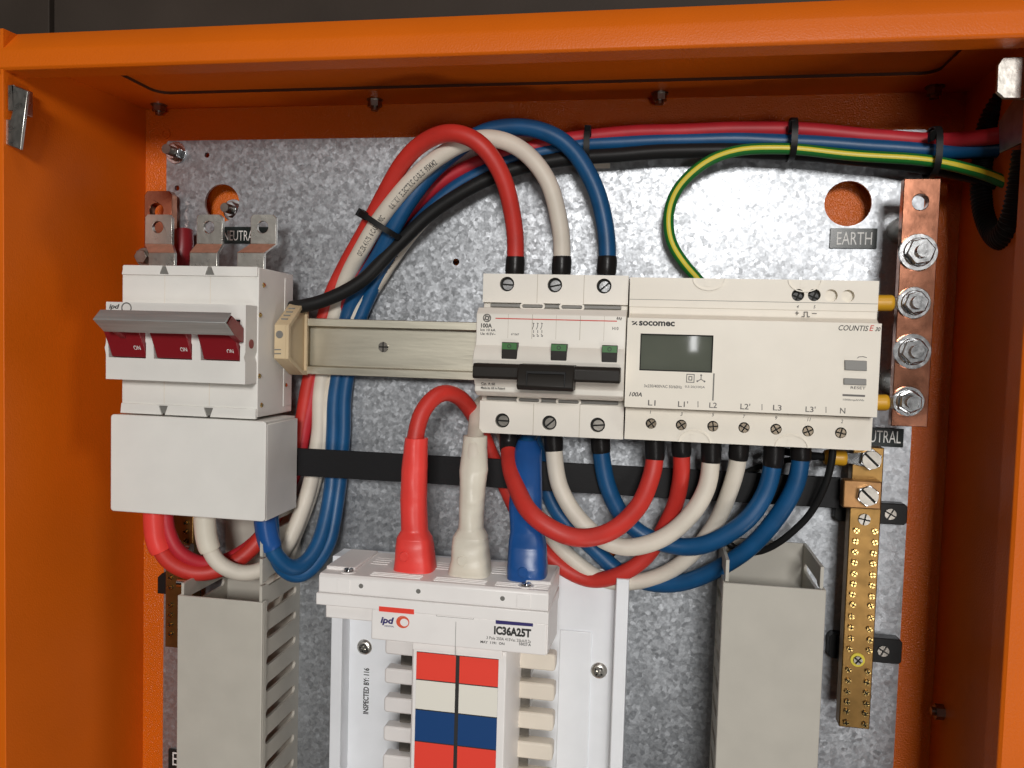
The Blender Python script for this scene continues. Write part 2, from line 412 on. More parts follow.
yt1 = Y(300, 38.5, ZF); yt2 = Y(300, 22, 90)
b = B(); b.prism_x([(YL, ZR), (YL, ZF - 1.2), (YL + 1.2, ZF), (yt1 - 1, ZF), (yt1 + 1, ZF - .6), (yt2 - 2, 91.5), (yt2, 89.5), (yt2, 60), (yt2 - 2, 60), (yt2 - 2, 86), (YT + 2.5, 86), (YT + 2.5, ZR)], XL - 26, XR + 26)
part(b, 'front_rim', M['orange'], enc, .5)
b = B(); b.prism_y([(XRL, ZR - 1), (XRL, ZF - 1.5), (XRL + 1.5, ZF - .3), (XR + 17, ZF - .3), (XR + 17, 60), (XR + 15, 60), (XR + 15, ZR - 1)], YBOT, YL + .5)
part(b, 'front_rim', M['orange'], enc, .5)
b = B(); b.prism_y([(XL - 8.6, ZF - .3), (XL - 26, ZF - .3), (XL - 26, 62), (XL - 24, 62), (XL - 24, ZF - 2.6), (XL - 8.6, ZF - 2.6)], YBOT, YL - 2)
part(b, 'front_rim', M['orange'], enc, .4)
nutm = B(); nutm.cyl((0, 0, 0), (0, -1, 0), 4.4, 4.6, 6); nutm.cyl((0, .2, 0), (0, -1, 0), 5.2, .9, 20); nutm.cyl((0, -4, 0), (0, -1, 0), 2.4, 2.8, 14)
nutm = nutm.mesh('nut', M['dullsteel'])
for px, py in ((159, 101), (375, 97), (660, 88), (935, 83)):
    z = -4.5
    inst(nutm, 'nut', enc, (X(px, py, z), YT, z))
sb = B(); sb.cyl((0, 0, 0), (-1, 0, 0), 4.4, 4.6, 6); sb.cyl((-4, 0, 0), (-1, 0, 0), 2.4, 2.6, 14)
inst(sb.mesh('nut', M['dullsteel']), 'nut', enc, (XR, Y(942, 712, 4), 4))
b = B(); p = at(166, 134, ZB); b.ring(p[0], p[1], ZB, ZB + .7, 3.4, 2.3); part(b, 'knockout_ring', M['orange'], enc)
b = B(); b.prism_y(list(reversed([(XL - 8, ZB), (XR, ZB), (XR, ZF - 2), (XL - 8, ZF - 2)])), YBOT - 2, YBOT); part(b, 'bottom_panel', M['orange'], enc)
# latch keepers inside the rim
b = B(); z = 98
b.prism([at(x, y, z) for x, y in reversed(((11, 84), (28, 91), (20.5, 150), (-6, 140), (-6, 119), (10, 119), (12.5, 110)))], z - 2, z)
b.prism_y([(X(9, 97, z) - 1, z - 14), (X(9, 97, z) + 3.2, z - 14), (X(14, 97, z), z), (X(9, 97, z) - 1, z)], Y(10, 111, z), Y(10, 84.5, z))
part(b, 'latch_keeper', M['tinned'], enc, .5)
b = B(); z = 80
b.prism([at(x, y, z) for x, y in reversed(((1003, 57), (1036, 56), (1036, 99), (1004, 98.5), (996.5, 92), (997.5, 65)))], z - 2, z)
part(b, 'latch_keeper', M['tinned'], enc, .5)
b = B()
hb = [at3(1013, 100, 66), at3(1042, 95, 92), at3(1042, 133, 92), at3(999.5, 153, 56), at3(998.5, 122, 56)]
b.add(hb + [(x + 1.2, y, z - 1.6) for x, y, z in hb], [(0, 4, 3, 2, 1), (5, 6, 7, 8, 9)] + [(k, (k + 1) % 5, (k + 1) % 5 + 5, k + 5) for k in range(5)])
part(b, 'hinge_bracket', M['dullsteel'], enc, .3)

# ------------------------------------------------------------------ mounting plate
PX0, PX1, PY1 = X(165, 400, 0), X(904.5, 560, 0), Y(560, 135, 0)
holes = []
c1 = at(222, 203, 0); c2 = at(848, 203.5, 0)
holes.append(circ(*c1, 12.2, 36)); holes.append(circ(*c2, 12.9, 36))
for px, py, r in ((207, 155, 1.8), (177, 188, 1.8), (456, 262, 2.2), (611, 553, 3.0), (340, 600, 2)): holes.append(circ(*at(px, py, 0), r, 14))
plate = B(); plate.prism(rrect(PX0, PX1, -500, PY1, 2), -2, 0, holes)
solo(plate, 'mounting_plate', M['galv'], 'spangled galvanised steel mounting plate at the back of the enclosure', 'mounting plate')

def stud_fixing(name, label, px, py, z0, group=None, ln=7, wash=7.2):
    t = thing(name, label, 'fixing', (*at(px, py, z0), z0), group); x, y = at(px, py, z0)
    b = B(); b.cyl((x, y, z0), (0, 0, 1), wash, 1.1, 28); part(b, 'washer', M['steel'], t, .2)
    b = B(); b.cyl((x, y, z0 + 1.1), (0, 0, 1), 5.4, 4.6, 6, a0=.3); part(b, 'nut', M['steel'], t, .4)
    path = [Vector((x, y, z0 + 5.2 + .3 * k)) for k in range(int(ln / .3))]
    b = B(); b.tube(path, 3, 16, rad=lambda i: 3.15 if (i // 2) % 2 else 2.9); part(b, 'stud', M['dullsteel'], t)
    return t
stud_fixing('stud_and_nut', 'steel stud with nut and washer in the top left plate corner', 176.5, 153, 0, 'studs holding the mounting plate')
stud_fixing('stud_and_nut', 'steel stud with nut seen inside the round hole left', 234, 210.5, ZB, 'studs holding the mounting plate', 8, 7.4)

# ------------------------------------------------------------------ engraved labels
def eng_label(label, px0, py0, px1, py1, txt, tbox, z=.0):
    x0, y1 = at(px0, py0, z); x1 = X(px1, py0, z); y0 = Y(px0, py1, z)
    t = thing('engraved_label', label, 'label', ((x0 + x1) / 2, y0, z), 'engraved black labels')
    b = B(); b.box(x0, x1, y0, y1, z + .05, z + 1.4); part(b, 'label_plate', M['label'], t, .15)
    lettering(txt, tbox, z + 1.4, M['inkwhite'], t, bold=-.004)
eng_label('black engraved label reading EARTH below the right round hole', 830, 228.5, 877, 248.5, 'EARTH', (837, 232, 872, 244.5))
eng_label('black engraved label reading NEUTRAL behind the meter corner', 853, 426.5, 903.5, 444.8, 'NEUTRAL', (857, 429.5, 901, 441.5))
eng_label('black engraved label reading NEUTRAL behind the tinned switch tabs', 220, 227, 277, 243.5, 'NEUTRAL', (223.5, 230.5, 257, 240.5))
eng_label('black engraved label mostly hidden by left duct, showing letter E', 169.5, 748, 216, 771, 'EARTH', (172.5, 752, 212, 765))

# ------------------------------------------------------------------ DIN rail and end stop
RZ = 18.0; ry1, ry0 = Y(385, 320, RZ), Y(385, 377, RZ)
rail = thing('din_rail', 'dull yellowish zinc DIN rail running behind the breaker and meter', 'rail', (-90, ry0, 11))
prof = [(ry1, RZ), (ry1, RZ - 1.2), (ry1 - 3.6, RZ - 1.2), (ry1 - 3.6, RZ - 7.5), (ry0 + 3.6, RZ - 7.5), (ry0 + 3.6, RZ - 1.2), (ry0, RZ - 1.2), (ry0, RZ),
        (ry0 + 5, RZ), (ry0 + 5, RZ - 6.2), (ry1 - 5, RZ - 6.2), (ry1 - 5, RZ)]
b = B(); b.prism_x(prof, -292, 112); part(b, 'rail_profile', M['railm'], rail, .35)
p = at(383.5, 347, RZ - 6); inst(FLATX, 'screw', rail, (p[0], p[1], RZ - 6.3))
ez0, ez1 = 16.5, 45.0
es = thing('end_stop', 'tan plastic rail end stop beside the main switch', 'end stop', (*at(289, 375, 12), ez0))
ex0, ex1 = X(274.2, 340, ez1), X(288.5, 340, ez1)
py = lambda y, z: Y(290, y, z)
prof = [(py(325, ez1), ez1), (py(359, ez1), ez1), (py(374.5, 24), 24), (py(374.5, ez0), ez0), (py(304, ez0), ez0), (py(304, 26), 26)]
b = B(); b.prism_x(prof, ex0, ex1 - 2); 
ring_in = [(a * .86 + sum(q[0] for q in prof) / 6 * .14, c * .80 + 29 * .20) for a, c in prof]
b.prism_x(prof, ex1 - 2.05, ex1, holes=[ring_in]); part(b, 'clamp_body', M['tan'], es, .3)
b = B(); p = at(279.5, 334.5, ez1); b.cyl((p[0], p[1], ez1 - 1), (0, 0, 1), 2.3, 1.15, 18); part(b, 'screw_hole', M['groove'], es)
for yy in (349, 353): 
    b = B(); quad(b, ((274.5, yy), (281, yy), (281, yy + 1.2), (274.5, yy + 1.2)), ez1); part(b, 'slit', M['groove'], es)
for k in range(4):
    f = .25 + .17 * k; yv = py(325, ez1) * (1 - f) + py(304, 26) * f; zv = ez1 * (1 - f) + 26 * f
    b = B(); b.box(ex0 + 2, ex1 - 3, yv - .5, yv + .7, zv - .6, zv + .25); part(b, 'slit', M['groove'], es)

# ------------------------------------------------------------------ main switch
ZU, ZM, ZBk = 62.0, 75.5, 17.0
sx0, sx1 = X(122.2, 300, ZU), X(258.6, 300, ZU)
u = lambda y, z: Y(185, y, z)
sw = thing('main_switch', 'white three pole main switch with dark red toggles and metal handle bar', 'switch', ((sx0 + sx1) / 2, u(412, ZU), 20))
yA, yB, yC, yD = u(267, ZU), u(303.5, ZM), u(382, ZM), u(414, ZU)
b = B(); b.prism_x([(yA, ZBk), (yD, ZBk), (yD, ZU), (yC + 1.5, ZU), (yB - 1, ZU), (yA + .4, ZU)], sx0, sx1); part(b, 'base_housing', M['white'], sw, .5)
# front housing with three toggle openings
mx0, mx1 = X(106, 340, ZM), X(245.5, 340, ZM)
tg = [((108.8, 331), (146, 358.5)), ((154, 332), (192, 360)), ((201, 333), (240, 361.5))]
holes = []
for (a, c) in tg:
    x0, y1 = at(*a, ZM); x1, y0 = at(*c, ZM); y1 += 8
    holes.append(list(reversed([(x0, y0), (x1, y0), (x1, (y0 + y1) / 2 - 3), (x1 - 1.3, (y0 + y1) / 2 + 1), (x1, y1), (x0 + 2, y1), (x0 - 1.5, (y0 + y1) / 2 + 1.5), (x0 - .3, (y0 + y1) / 2 - 4)])))
b = B(); b.prism([(mx0, yC), (mx1, yC), (mx1, yC + 12), (mx1 - .9, yC + 15), (mx1, yC + 18), (mx1, yB), (mx0, yB), (mx0, yC + 21), (mx0 - .8, yC + 18), (mx0, yC + 14)], ZU - .2, ZM, holes); part(b, 'front_housing', M['white'], sw)
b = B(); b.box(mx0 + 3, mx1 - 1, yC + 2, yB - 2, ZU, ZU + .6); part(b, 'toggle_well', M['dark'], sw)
for i, (a, c) in enumerate(tg):
    x0, y1 = at(*a, ZM); x1, y0 = at(*c, ZM); y1 += 6
    b = B(); b.prism_x([(y0 + .4, ZU + 1), (y0 + .4, ZM - 1.5), (y0 + 6, ZM + 1.0), (y1 - 6, ZM + 6), (y1 + 1, ZM + 11.5), (y1 + 1, ZU + 1)], x0 + .9, x1 - .4)
    tgo = part(b, 'toggle', M['togg'], sw, .5)
    ox, oy = (132 + i * 46.6, 345.5 + i * 1.8)
    tb = B(); text_into(tb, 'ON', ox, oy, ox + 6.8, oy + 4.5, ZM + 2.6)
    g = org(sw); o = part(tb, 'lettering', M['inkwhite'], tgo)
    # lie on the sloping paddle
    slope = 5.0 / ((y1 - 6) - (y0 + 6))
    for v in o.data.vertices:
        yy = v.co.z * 1000 + g[1]; v.co.y = -((ZM + 1.0 + (yy - (y0 + 6)) * slope + .12) - g[2]) * .001
# handle bar: bent metal channel
zc = 99.0
p_t = (Y(150, 311, 93), 93.0); p_c = (Y(150, 320.8, zc), zc); p_b = (Y(150, 332.5, 90), 90.0)
hx0, hx1 = X(92.4, 319, zc), X(225, 322.5, zc)
b = B(); b.prism_x([p_t, p_c, p_b, (p_b[0] - .3, p_b[1] - 1.5), (p_c[0], zc - 1.6), (p_t[0] + .2, p_t[1] - 1.4)], hx0, hx1)
part(b, 'handle_bar', M['bar'], sw, .35)
b = B(); b.prism_x([(p_c[0] - 1.2, zc - 3.5), (p_b[0] + .6, 88.5), (p_b[0] - 4, 79), (p_b[0] - 4, ZM + .5), (p_b[0] + 4, ZM + .5), (p_t[0] - 1.2, 89)], hx1 - 5, hx1 - 1.5); part(b, 'handle_arm', M['togg'], sw, .4)
b = B(); b.prism_x([(p_c[0] - 1.2, zc - 3.5), (p_b[0] + .6, 88.5), (p_b[0] - 4, 79), (p_b[0] - 4, ZM + .5), (p_b[0] + 4, ZM + .5), (p_t[0] - 1.2, 89)], hx0 + 3, hx0 + 7); part(b, 'handle_arm', M['togg'], sw, .4)
# top lip with vee notches, lower lip
def lip(y0, y1, up):
    pts = [(sx0, y0)]; 
    w = (sx1 - sx0) / 3
    notch = []
    for k in (1, 2):
        xc = sx0 + w * k - 1.2; notch.append(xc)
    if up:
        pts = [(sx0 + .4, y0), (sx1 - .4, y0), (sx1 - .4, y1)]
        for xc in reversed(notch): pts += [(xc + .9, y1), (xc + 3.0, y0 + .6), (xc - 3.0, y0 + .6), (xc - .9, y1)]
        pts += [(sx0 + 1.5, y1)]
    else:
        pts = [(sx0 - .2, y0)]
        for xc in notch: pts += [(xc - 1.0, y0), (xc - 3.0, y1 - .6), (xc + 3.0, y1 - .6), (xc + 1.0, y0)]
        pts += [(sx1 - .4, y0), (sx1 - .4, y1), (sx0 + .4, y1)]
    return pts
b = B(); b.prism(lip(yA - 5, yA + .6, True), ZU - 1, ZU + 1.2); part(b, 'top_lip', M['white'], sw, .25)
b = B(); b.prism(lip(yD - 1, yD + 5, False), ZU - 1, ZU + 1.2); part(b, 'bottom_lip', M['white'], sw, .25)
for k in (1, 2):
    xc = sx0 + (sx1 - sx0) / 3 * k - 1.2
    for y_ in (yA - 2.4, yD + 2.4):
        b = B(); b.box(xc - 3.3, xc + 3.3, y_ - 2.6, y_ + 2.6, ZU - .2, ZU + .15); part(b, 'notch', M['groove'], sw)
    
    for ya, yb_ in ((yD + 5.5, yC), (yB, yA - 5.5)): b = B(); b.box(xc - .15, xc + .15, ya, yb_, ZU - .3, ZU + .1); part(b, 'pole_joint', M['finger'], sw)
# right-hand side details
b = B(); b.box(sx1 - .2, sx1 + .35, yD + 4, yA - 3, ZBk + 1, ZBk + 12); part(b, 'side_cover', M['white'], sw, .2)
riv = B(); riv.cyl((0, 0, 0), (1, 0, 0), 1.5, .8, 14, 1.0); riv = riv.mesh('rivet', M['brassy'])
for px, py_, z in ((261, 285, 56), (260, 315, 60), (259, 376, 60), (259, 405, 57), (285, 385, 26)):
    inst(riv, 'rivet', sw, (sx1, Y(px, py_, z), z))
b = B(); p = Y(252, 344, 66); b.box(mx1 - .3, mx1 + .0, p - 20, p + 20, 62, 75); 
b = B(); b.cyl((mx1 - .2, p, 69), (1, 0, 0), 2.6, .5, 20); part(b, 'red_indicator', M['togg'], sw)
lettering('ipd', (109, 303.8, 119.5, 310), ZM, M['ink'], sw, 'logo', shear=.25, bold=.03)
b = B(); p = at(126.5, 308, ZM); b.ring(p[0], p[1], ZM - .2, ZM + .08, 3.3, 2.6); part(b, 'logo', M['inkgrey'], sw)
# terminal shroud (a box open at the back and bottom)
ZC = 66.0; cx0, cx1 = X(110.5, 470, ZC), X(265.4, 470, ZC); cy1, cy0 = Y(190, 418, ZC), Y(190, 516.5, ZC)
b = B(); b.prism(rrect(cx0, cx1, cy0, cy1, 2.0), ZC - 1.8, ZC)
b.box(cx1 - 1.8, cx1, cy0, cy1 - 1.6, 24, ZC - 1.8); b.box(cx0, cx0 + 1.8, cy0, cy1 - 1.6, 24, ZC - 1.8); b.box(cx0 + 1.8, cx1 - 1.8, cy1 - 2, cy1 - .2, 24, ZC - 1.8)
part(b, 'terminal_shroud', M['white'], sw, .5)
# tinned terminal tabs
for (uL, uR, lL, lR) in ((145.0, 172.0, 148.5, 174.5), (196.5, 222.5, 189.5, 217.0), (250.5, 276.0, 237.0, 264.0)):
    zu, zl = 30.0, 41.0
    ux0, ux1, lx0, lx1 = X(uL, 230, zu), X(uR, 230, zu), X(lL, 258, zl), X(lR, 258, zl)
    yt_, ym_ = Y(uL, 214.5, zu), Y(uL, 244, zu); yl_, yb_ = Y(lL, 252.5, zl), yA - 6
    hc = ((ux0 + ux1) / 2 - .5, Y(uL, 227, zu))
    b = B(); t = 2.6
    b.prism([(ux0, ym_), (ux1, ym_), (ux1, yt_ - 2), (ux1 - 2, yt_), (ux0 + 1.5, yt_), (ux0, yt_ - 1.5)], zu - t, zu, [circ(*hc, 3.7, 20)])
    vs = [(ux0, ym_ + .02, zu), (ux1, ym_ + .02, zu), (lx1, yl_, zl), (lx0, yl_, zl), (ux0, ym_ + .02, zu - t), (ux1, ym_ + .02, zu - t), (lx1, yl_ - .3, zl - t), (lx0, yl_ - .3, zl - t)]
    b.add(vs, [(3, 2, 1, 0)], 1); b.add(vs, [(4, 5, 6, 7), (0, 1, 5, 4), (1, 2, 6, 5), (2, 3, 7, 6), (3, 0, 4, 7)])
    b.box(lx0, lx1, yb_, yl_ + .02, zl - t, zl)
    part(b, 'terminal_tab', [M['tinned'], M['baretab']], sw, .3)

# copper link behind the switch
lk = thing('copper_link', 'narrow copper link bar standing behind the leftmost tinned tab', 'busbar', (*at(158, 262, 12), 6))
x0, y1 = at(144.5, 191, 12); x1 = X(172, 191, 12); y0 = Y(158, 330, 12)
b = B(); b.prism([(x0, y0), (x1, y0), (x1, y1 - 2.5), (x1 - 2, y1), (x0 + 2, y1), (x0, y1 - 2.5)], 6, 12, [circ(*at(156.5, 211, 12), 5, 20)]); part(b, 'bar', M['copper'], lk, .5)
b = B(); p = at(143.5, 257, 14); b.cyl((p[0], p[1], 12), (0, 0, 1), 6.2, 1.5, 24); b.cyl((p[0], p[1], 13.5), (0, 0, 1), 4.6, 4, 6); part(b, 'bolt', M['dullsteel'], lk, .3)
b = B(); b.tube(catmull([at3(183, 231, 10), at3(183, 250, 12), at3(178, 275, 14), at3(178, 300, 14)]), 6.4)
solo(b, 'cable_end', M['togg'], 'dark crimson cable end standing behind the switch tabs', 'cable')  # toggle red darkens the cable, shade behind the tabs put into its colour

# ------------------------------------------------------------------ circuit breaker
ZS, ZFc = 47.0, 62.0
cbx0, cbx1 = X(483, 290, ZS), X(628.3, 290, ZS)
v = lambda y, z: Y(552, y, z)
cb = thing('circuit_breaker', 'cream three pole circuit breaker with wide black lever', 'circuit breaker', ((cbx0 + cbx1) / 2, v(436, ZS), 20))
yS1, yS2, yF1 = v(274.5, ZS), v(309, ZS), v(315, ZFc)
yL1, yL2, yF2, yS3, yS4 = v(345, ZFc), v(362, 69), v(394, ZFc), v(398, ZS), v(436, ZS)
prof = [(yS1, 20), (yS4, 20), (yS4, ZS - 3), (yS3, ZS - 3), (yS3 + .5, ZFc - 6), (yF2, ZFc), (yF2 + 3, ZFc), (v(380, 66), 66.0), (v(370, 68), 68), (yL2, 69), (v(352, 66.5), 66.5), (v(347, 63), 63), (yL1 + 3, ZFc), (yF1, ZFc), (yS2 - .5, ZFc - 4), (yS2, ZS - 3), (yS1, ZS - 3)]
b = B(); b.prism_x(prof, cbx0, cbx1); part(b, 'housing', M['cream'], cb, .45)
# terminal faces with screw wells
tops = [(507, 284), (554.8, 285), (604, 286)]; bots = [(502.3, 420.5), (549.3, 422.8), (597.6, 425)]
def term_face(parent, x0, x1, y0, y1, zb, zt, pts, r, me, m, sub=1.9, name='terminal_face'):
    hs = [circ(*at(px, py_, zt), r, 24) for px, py_ in pts]
    b = B(); b.prism([(x0, y0), (x1, y0), (x1, y1), (x0, y1)], zb, zt, hs); f = part(b, name, m, parent)
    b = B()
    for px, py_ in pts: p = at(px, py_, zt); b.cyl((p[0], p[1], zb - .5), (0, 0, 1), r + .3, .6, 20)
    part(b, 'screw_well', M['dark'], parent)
    for i, (px, py_) in enumerate(pts):
        p = at(px, py_, zt); inst(me, 'terminal_screw', parent, (p[0] + .3, p[1] - .3, zb + .1), random.uniform(-.8, .8))
    return f
term_face(cb, cbx0, cbx1, v(303.5, ZS), yS1, ZS - 3, ZS, tops, 4.1, SLOT, M['cream'])
term_face(cb, cbx0, cbx1, yS4, v(403.5, ZS), ZS - 3, ZS, bots, 4.1, SLOTD, M['cream'])
# grey locking strips in the two steps
for ya, z_, xa, xb in ((306.2, 52, 489, 621), (400.8, 51, 485, 618)):
    yv = v(ya, ZS + 1); b = B(); b.box(X(xa, ya, 50), X(xb, ya, 50), yv - .9, yv + .9, ZS - 3.2, ZS - .8); st = part(b, 'locking_strip', M['button'], cb, .3)
    for k in (.33, .63):
        xm = X(xa, ya, 50) * (1 - k) + X(xb, ya, 50) * k
        b = B(); b.prism(rrect(xm - 7, xm + 7, yv - 2.0, yv + 1.6, 1.7), ZS - 1, ZS + .5, [rrect(xm - 5.8, xm + 5.8, yv - 1.2, yv + .8, .9)]); part(b, 'clip', M['cream'], st)
# pole joints
for px in (532, 580):
    xv = X(px, 330, ZFc)
    for ya, yb_, z_ in ((yL1 + 3, yF1, ZFc), (v(303.5, ZS), yS1, ZS), (yS4, v(403.5, ZS), ZS)):
        b = B(); b.box(xv - .14, xv + .14, ya, yb_, z_ - .5, z_ + .06); part(b, 'pole_joint', M['joint'], cb)
for px in (508, 556, 604):
    xv = X(px, 330, ZFc); b = B(); b.box(xv - .08, xv + .08, yL1 + 3, yF1, ZFc - .5, ZFc + .05); part(b, 'pole_joint', M['joint'], cb)
for (px0, py0, px1) in ((501.8, 342, 517.2), (551, 343.5, 567), (602, 345, 617.5)):
    zt = 68.6; x0, x1 = X(px0, py0, zt), X(px1, py0, zt); y1 = Y(px0, py0, zt)
    b = B(); b.box(x0, x1, y1 - 16, y1, 58, zt); wd = part(b, 'indicator_window', M['lever'], cb, .3)
    b = B(); b.box(x0 + .2, x1 - .2, y1 - 3.8, y1 - .4, zt - .5, zt + .25); part(b, 'green_flag', M['greenind'], wd)
    b = B(); b.ring((x0 + x1) / 2, y1 - 2.1, zt + .2, zt + .4, 1.1, .75, 16); part(b, 'lettering', M['ink'], wd)
# lever
zl = 80.0
b = B(); xa, xb = X(472.5, 368, zl), X(620, 375, zl); ya_, yb2 = Y(545, 365.5, zl), Y(545, 381, zl)
b.prism_x([(ya_, 66), (yb2, 66), (yb2, zl - 1), (yb2 + 1, zl), (ya_ - 1.5, zl), (ya_, zl - 2)], xa, xb); lev = part(b, 'lever', M['lever'], cb, .5)
zk = 86.0
kx0, kx1, ky1, ky0 = X(516.5, 378, zk), X(573.2, 378, zk), Y(545, 365, zk), Y(545, 391, zk)
b = B(); b.prism_x([(ky1, 68), (ky0, 72), (ky0, zk - 2), (ky0 + 2, zk), (ky1 - 3, zk - 2), (ky1, zk - 5)], kx0, kx1); grip = part(b, 'grip', M['lever'], lev, .6)
b = B(); b.box(kx0 + 5, kx1 - 4, ky1 - 4.5, ky1 - 3.3, zk - 4, zk + .1); b.box(kx0 + 5, kx0 + 5.6, ky0 + 2, ky1 - 3.3, zk - 3, zk + .12); b.box(kx1 - 4.6, kx1 - 4, ky0 + 2, ky1 - 3.3, zk - 3, zk + .12); part(b, 'grip_groove', M['black'], grip)
# printing
b = B(); p = at(487, 318, ZFc); b.ring(p[0], p[1], ZFc - .2, ZFc + .07, 2.3, 1.7); b.ring(p[0], p[1], ZFc - .2, ZFc + .07, 1.35, .55)
for k in range(4): a = k * math.pi / 2 + .5; b.prism(circ(p[0] + 1.55 * math.cos(a), p[1] + 1.55 * math.sin(a), .35, 8), ZFc - .2, ZFc + .07)
part(b, 'emblem', M['inkgrey'], cb)
b = B(); A, E_ = at(495.5, 318.3, ZFc), at(617, 322.6, ZFc); b.box(A[0], E_[0], A[1] - .28, A[1] + .28, ZFc - .2, ZFc + .06); part(b, 'red_line', M['inkred'], cb)
lettering('100A', (481, 323.2, 492, 327.6), ZFc, M['ink'], cb, bold=.03)
lettering('Icn 10 kA', (480.5, 328.4, 495.5, 331.0), ZFc, M['ink'], cb, bold=.02)
lettering('Ue: 415V~', (480.5, 332.3, 495.5, 334.9), ZFc, M['ink'], cb, bold=.02)
lettering('671567', (511, 333.2, 519, 335.2), ZFc, M['ink'], cb)
lettering('H10', (612.3, 326.8, 618.5, 330), ZFc, M['inkgrey'], cb, bold=.02)
lettering('Cat. A 60', (481, 382.2, 495, 384.6), ZFc + 3.6, M['ink'], cb, bold=.02)
lettering('Made by GE in Poland', (481, 386.5, 505, 389), ZFc + 2.6, M['ink'], cb, bold=.02)
b = B()
for k in range(3):
    x_ = 533.5 + 4.2 * k
    for (a, c) in (((0, 323), (0, 326)), ((0, 326), (-1.3, 329.5)), ((0, 330), (0, 333)), ((-.9, 334), (.9, 336)), ((-.9, 323), (.9, 323.6)), ((-.9, 336), (.9, 336.6))):
        A, E_ = at(x_ + a[0], a[1], ZFc), at(x_ + c[0], c[1], ZFc); d = Vector((E_[0] - A[0], E_[1] - A[1])); nrm = Vector((-d.y, d.x)).normalized() * .18
        b.prism([(A[0] - nrm.x, A[1] - nrm.y), (E_[0] - nrm.x, E_[1] - nrm.y), (E_[0] + nrm.x, E_[1] + nrm.y), (A[0] + nrm.x, A[1] + nrm.y)], ZFc - .2, ZFc + .06)
part(b, 'pole_diagram', M['inkgrey'], cb)
b = B()
for k in range(3): quad(b, ((616.5 + 1.8 * k, 318.6 + .3 * k), (617.6 + 1.8 * k, 316.6 + .3 * k), (618.4 + 1.8 * k, 317.4 + .3 * k), (617.3 + 1.8 * k, 320.2 + .3 * k)), ZFc, .06)
part(b, 'emblem', M['inkgrey'], cb)

# ------------------------------------------------------------------ energy meter
ZT, ZP = 52.0, 62.0
q = lambda y, z: Y(750, y, z)
mbx0, mbx1 = X(629.8, 290, ZT), X(879.3, 280, ZT)
mt_ = thing('energy_meter', 'beige seven terminal energy meter with small grey display', 'energy meter', ((mbx0 + mbx1) / 2, q(445, ZT), 20))
mY1, mY2, mP1, mP2, mY4 = q(279, ZT), q(309, ZT), q(320.5, ZP), q(412, ZP), q(445, ZT)
b = B(); b.prism_x([(mY1, 20), (mY4, 20), (mY4, ZT - 3), (mP2 - 1, ZT - 3), (mP2 - 1, ZT), (mP2 + 2, ZP - 2), (mP1 - 2, ZP - 2), (mY2 - 4, ZT), (mY2, ZT), (mY2, ZT - 3), (mY1, ZT - 3)], mbx0, mbx1); part(b, 'housing', M['meter'], mt_, .4)
fx0, fx1 = X(627.2, 330, ZP), X(881.5, 330, ZP)
b = B(); lc = [(640, 333.5), (714, 335.2), (712, 372.5), (639, 370.5)]
lx0, lx1, ly1, ly0 = X(640, 350, ZP), X(713, 350, ZP), Y(676, 334.4, ZP), Y(676, 371.6, ZP)
b.prism([(fx0, mP2), (fx1, mP2), (fx1, mP1), (fx0, mP1)], ZP - 2.2, ZP, [[(lx0, ly0), (lx1, ly0), (lx1, ly1), (lx0, ly1)]]); part(b, 'front_panel', M['meter'], mt_)
b = B(); b.box(lx0 - .3, lx1 + .3, ly0 - .3, ly1 + .3, ZP - 2.3, ZP - 1.2); part(b, 'display', M['lcd'], mt_)
b = B(); b.prism([(lx0, ly0), (lx1, ly0), (lx1, ly1), (lx0, ly1)], ZP - 1.5, ZP - .3, [[(lx0 + .6, ly0 + .6), (lx1 - .5, ly0 + .6), (lx1 - .5, ly1 - .6), (lx0 + .6, ly1 - .6)]]); part(b, 'display_bezel', M['dark'], mt_)
ms = [(651, 423.5), (681.2, 425), (712.8, 426.2), (744, 427.6), (776, 429.2), (808, 431), (840.8, 432.8)]
term_face(mt_, mbx0, mbx1 + .3, mY4, mP2 - 1.2, ZT - 3, ZT, ms, 2.9, CROSS, M['meter'])
hp = [(798, 295), (814.3, 295), (831.2, 295.5), (848, 296)]
hs = [circ(*at(px, py_, ZT), 3.2, 24) for px, py_ in hp]
b = B(); b.prism([(mbx0, mY2), (mbx1, mY2), (mbx1, mY1), (mbx0, mY1)], ZT - 3, ZT, hs); part(b, 'terminal_face', M['meter'], mt_)
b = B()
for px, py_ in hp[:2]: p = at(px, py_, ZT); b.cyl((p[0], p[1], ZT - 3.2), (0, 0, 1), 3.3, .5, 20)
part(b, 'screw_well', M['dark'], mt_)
for px, py_ in hp[:2]: p = at(px, py_ + 2, ZT); inst(CROSSK, 'terminal_screw', mt_, (p[0], p[1], ZT - 4.0), .4)
b = B(); gx = X(713.3, 390, ZP); b.box(gx - .35, gx + .35, q(404, ZP) + 1, ly0 - .3, ZP - .2, ZP + .08); b.box(fx0 + .4, fx1, q(301.5, ZT) - .12, q(301.5, ZT) + .12, ZT - .2, ZT + .05); part(b, 'panel_groove', M['groove'], mt_)
b = B(); yv = mP2 - .55; b.box(mbx0 + .5, mbx1, yv - .2, yv + .2, ZT - .5, ZT + .2); part(b, 'panel_groove', M['groove'], mt_)
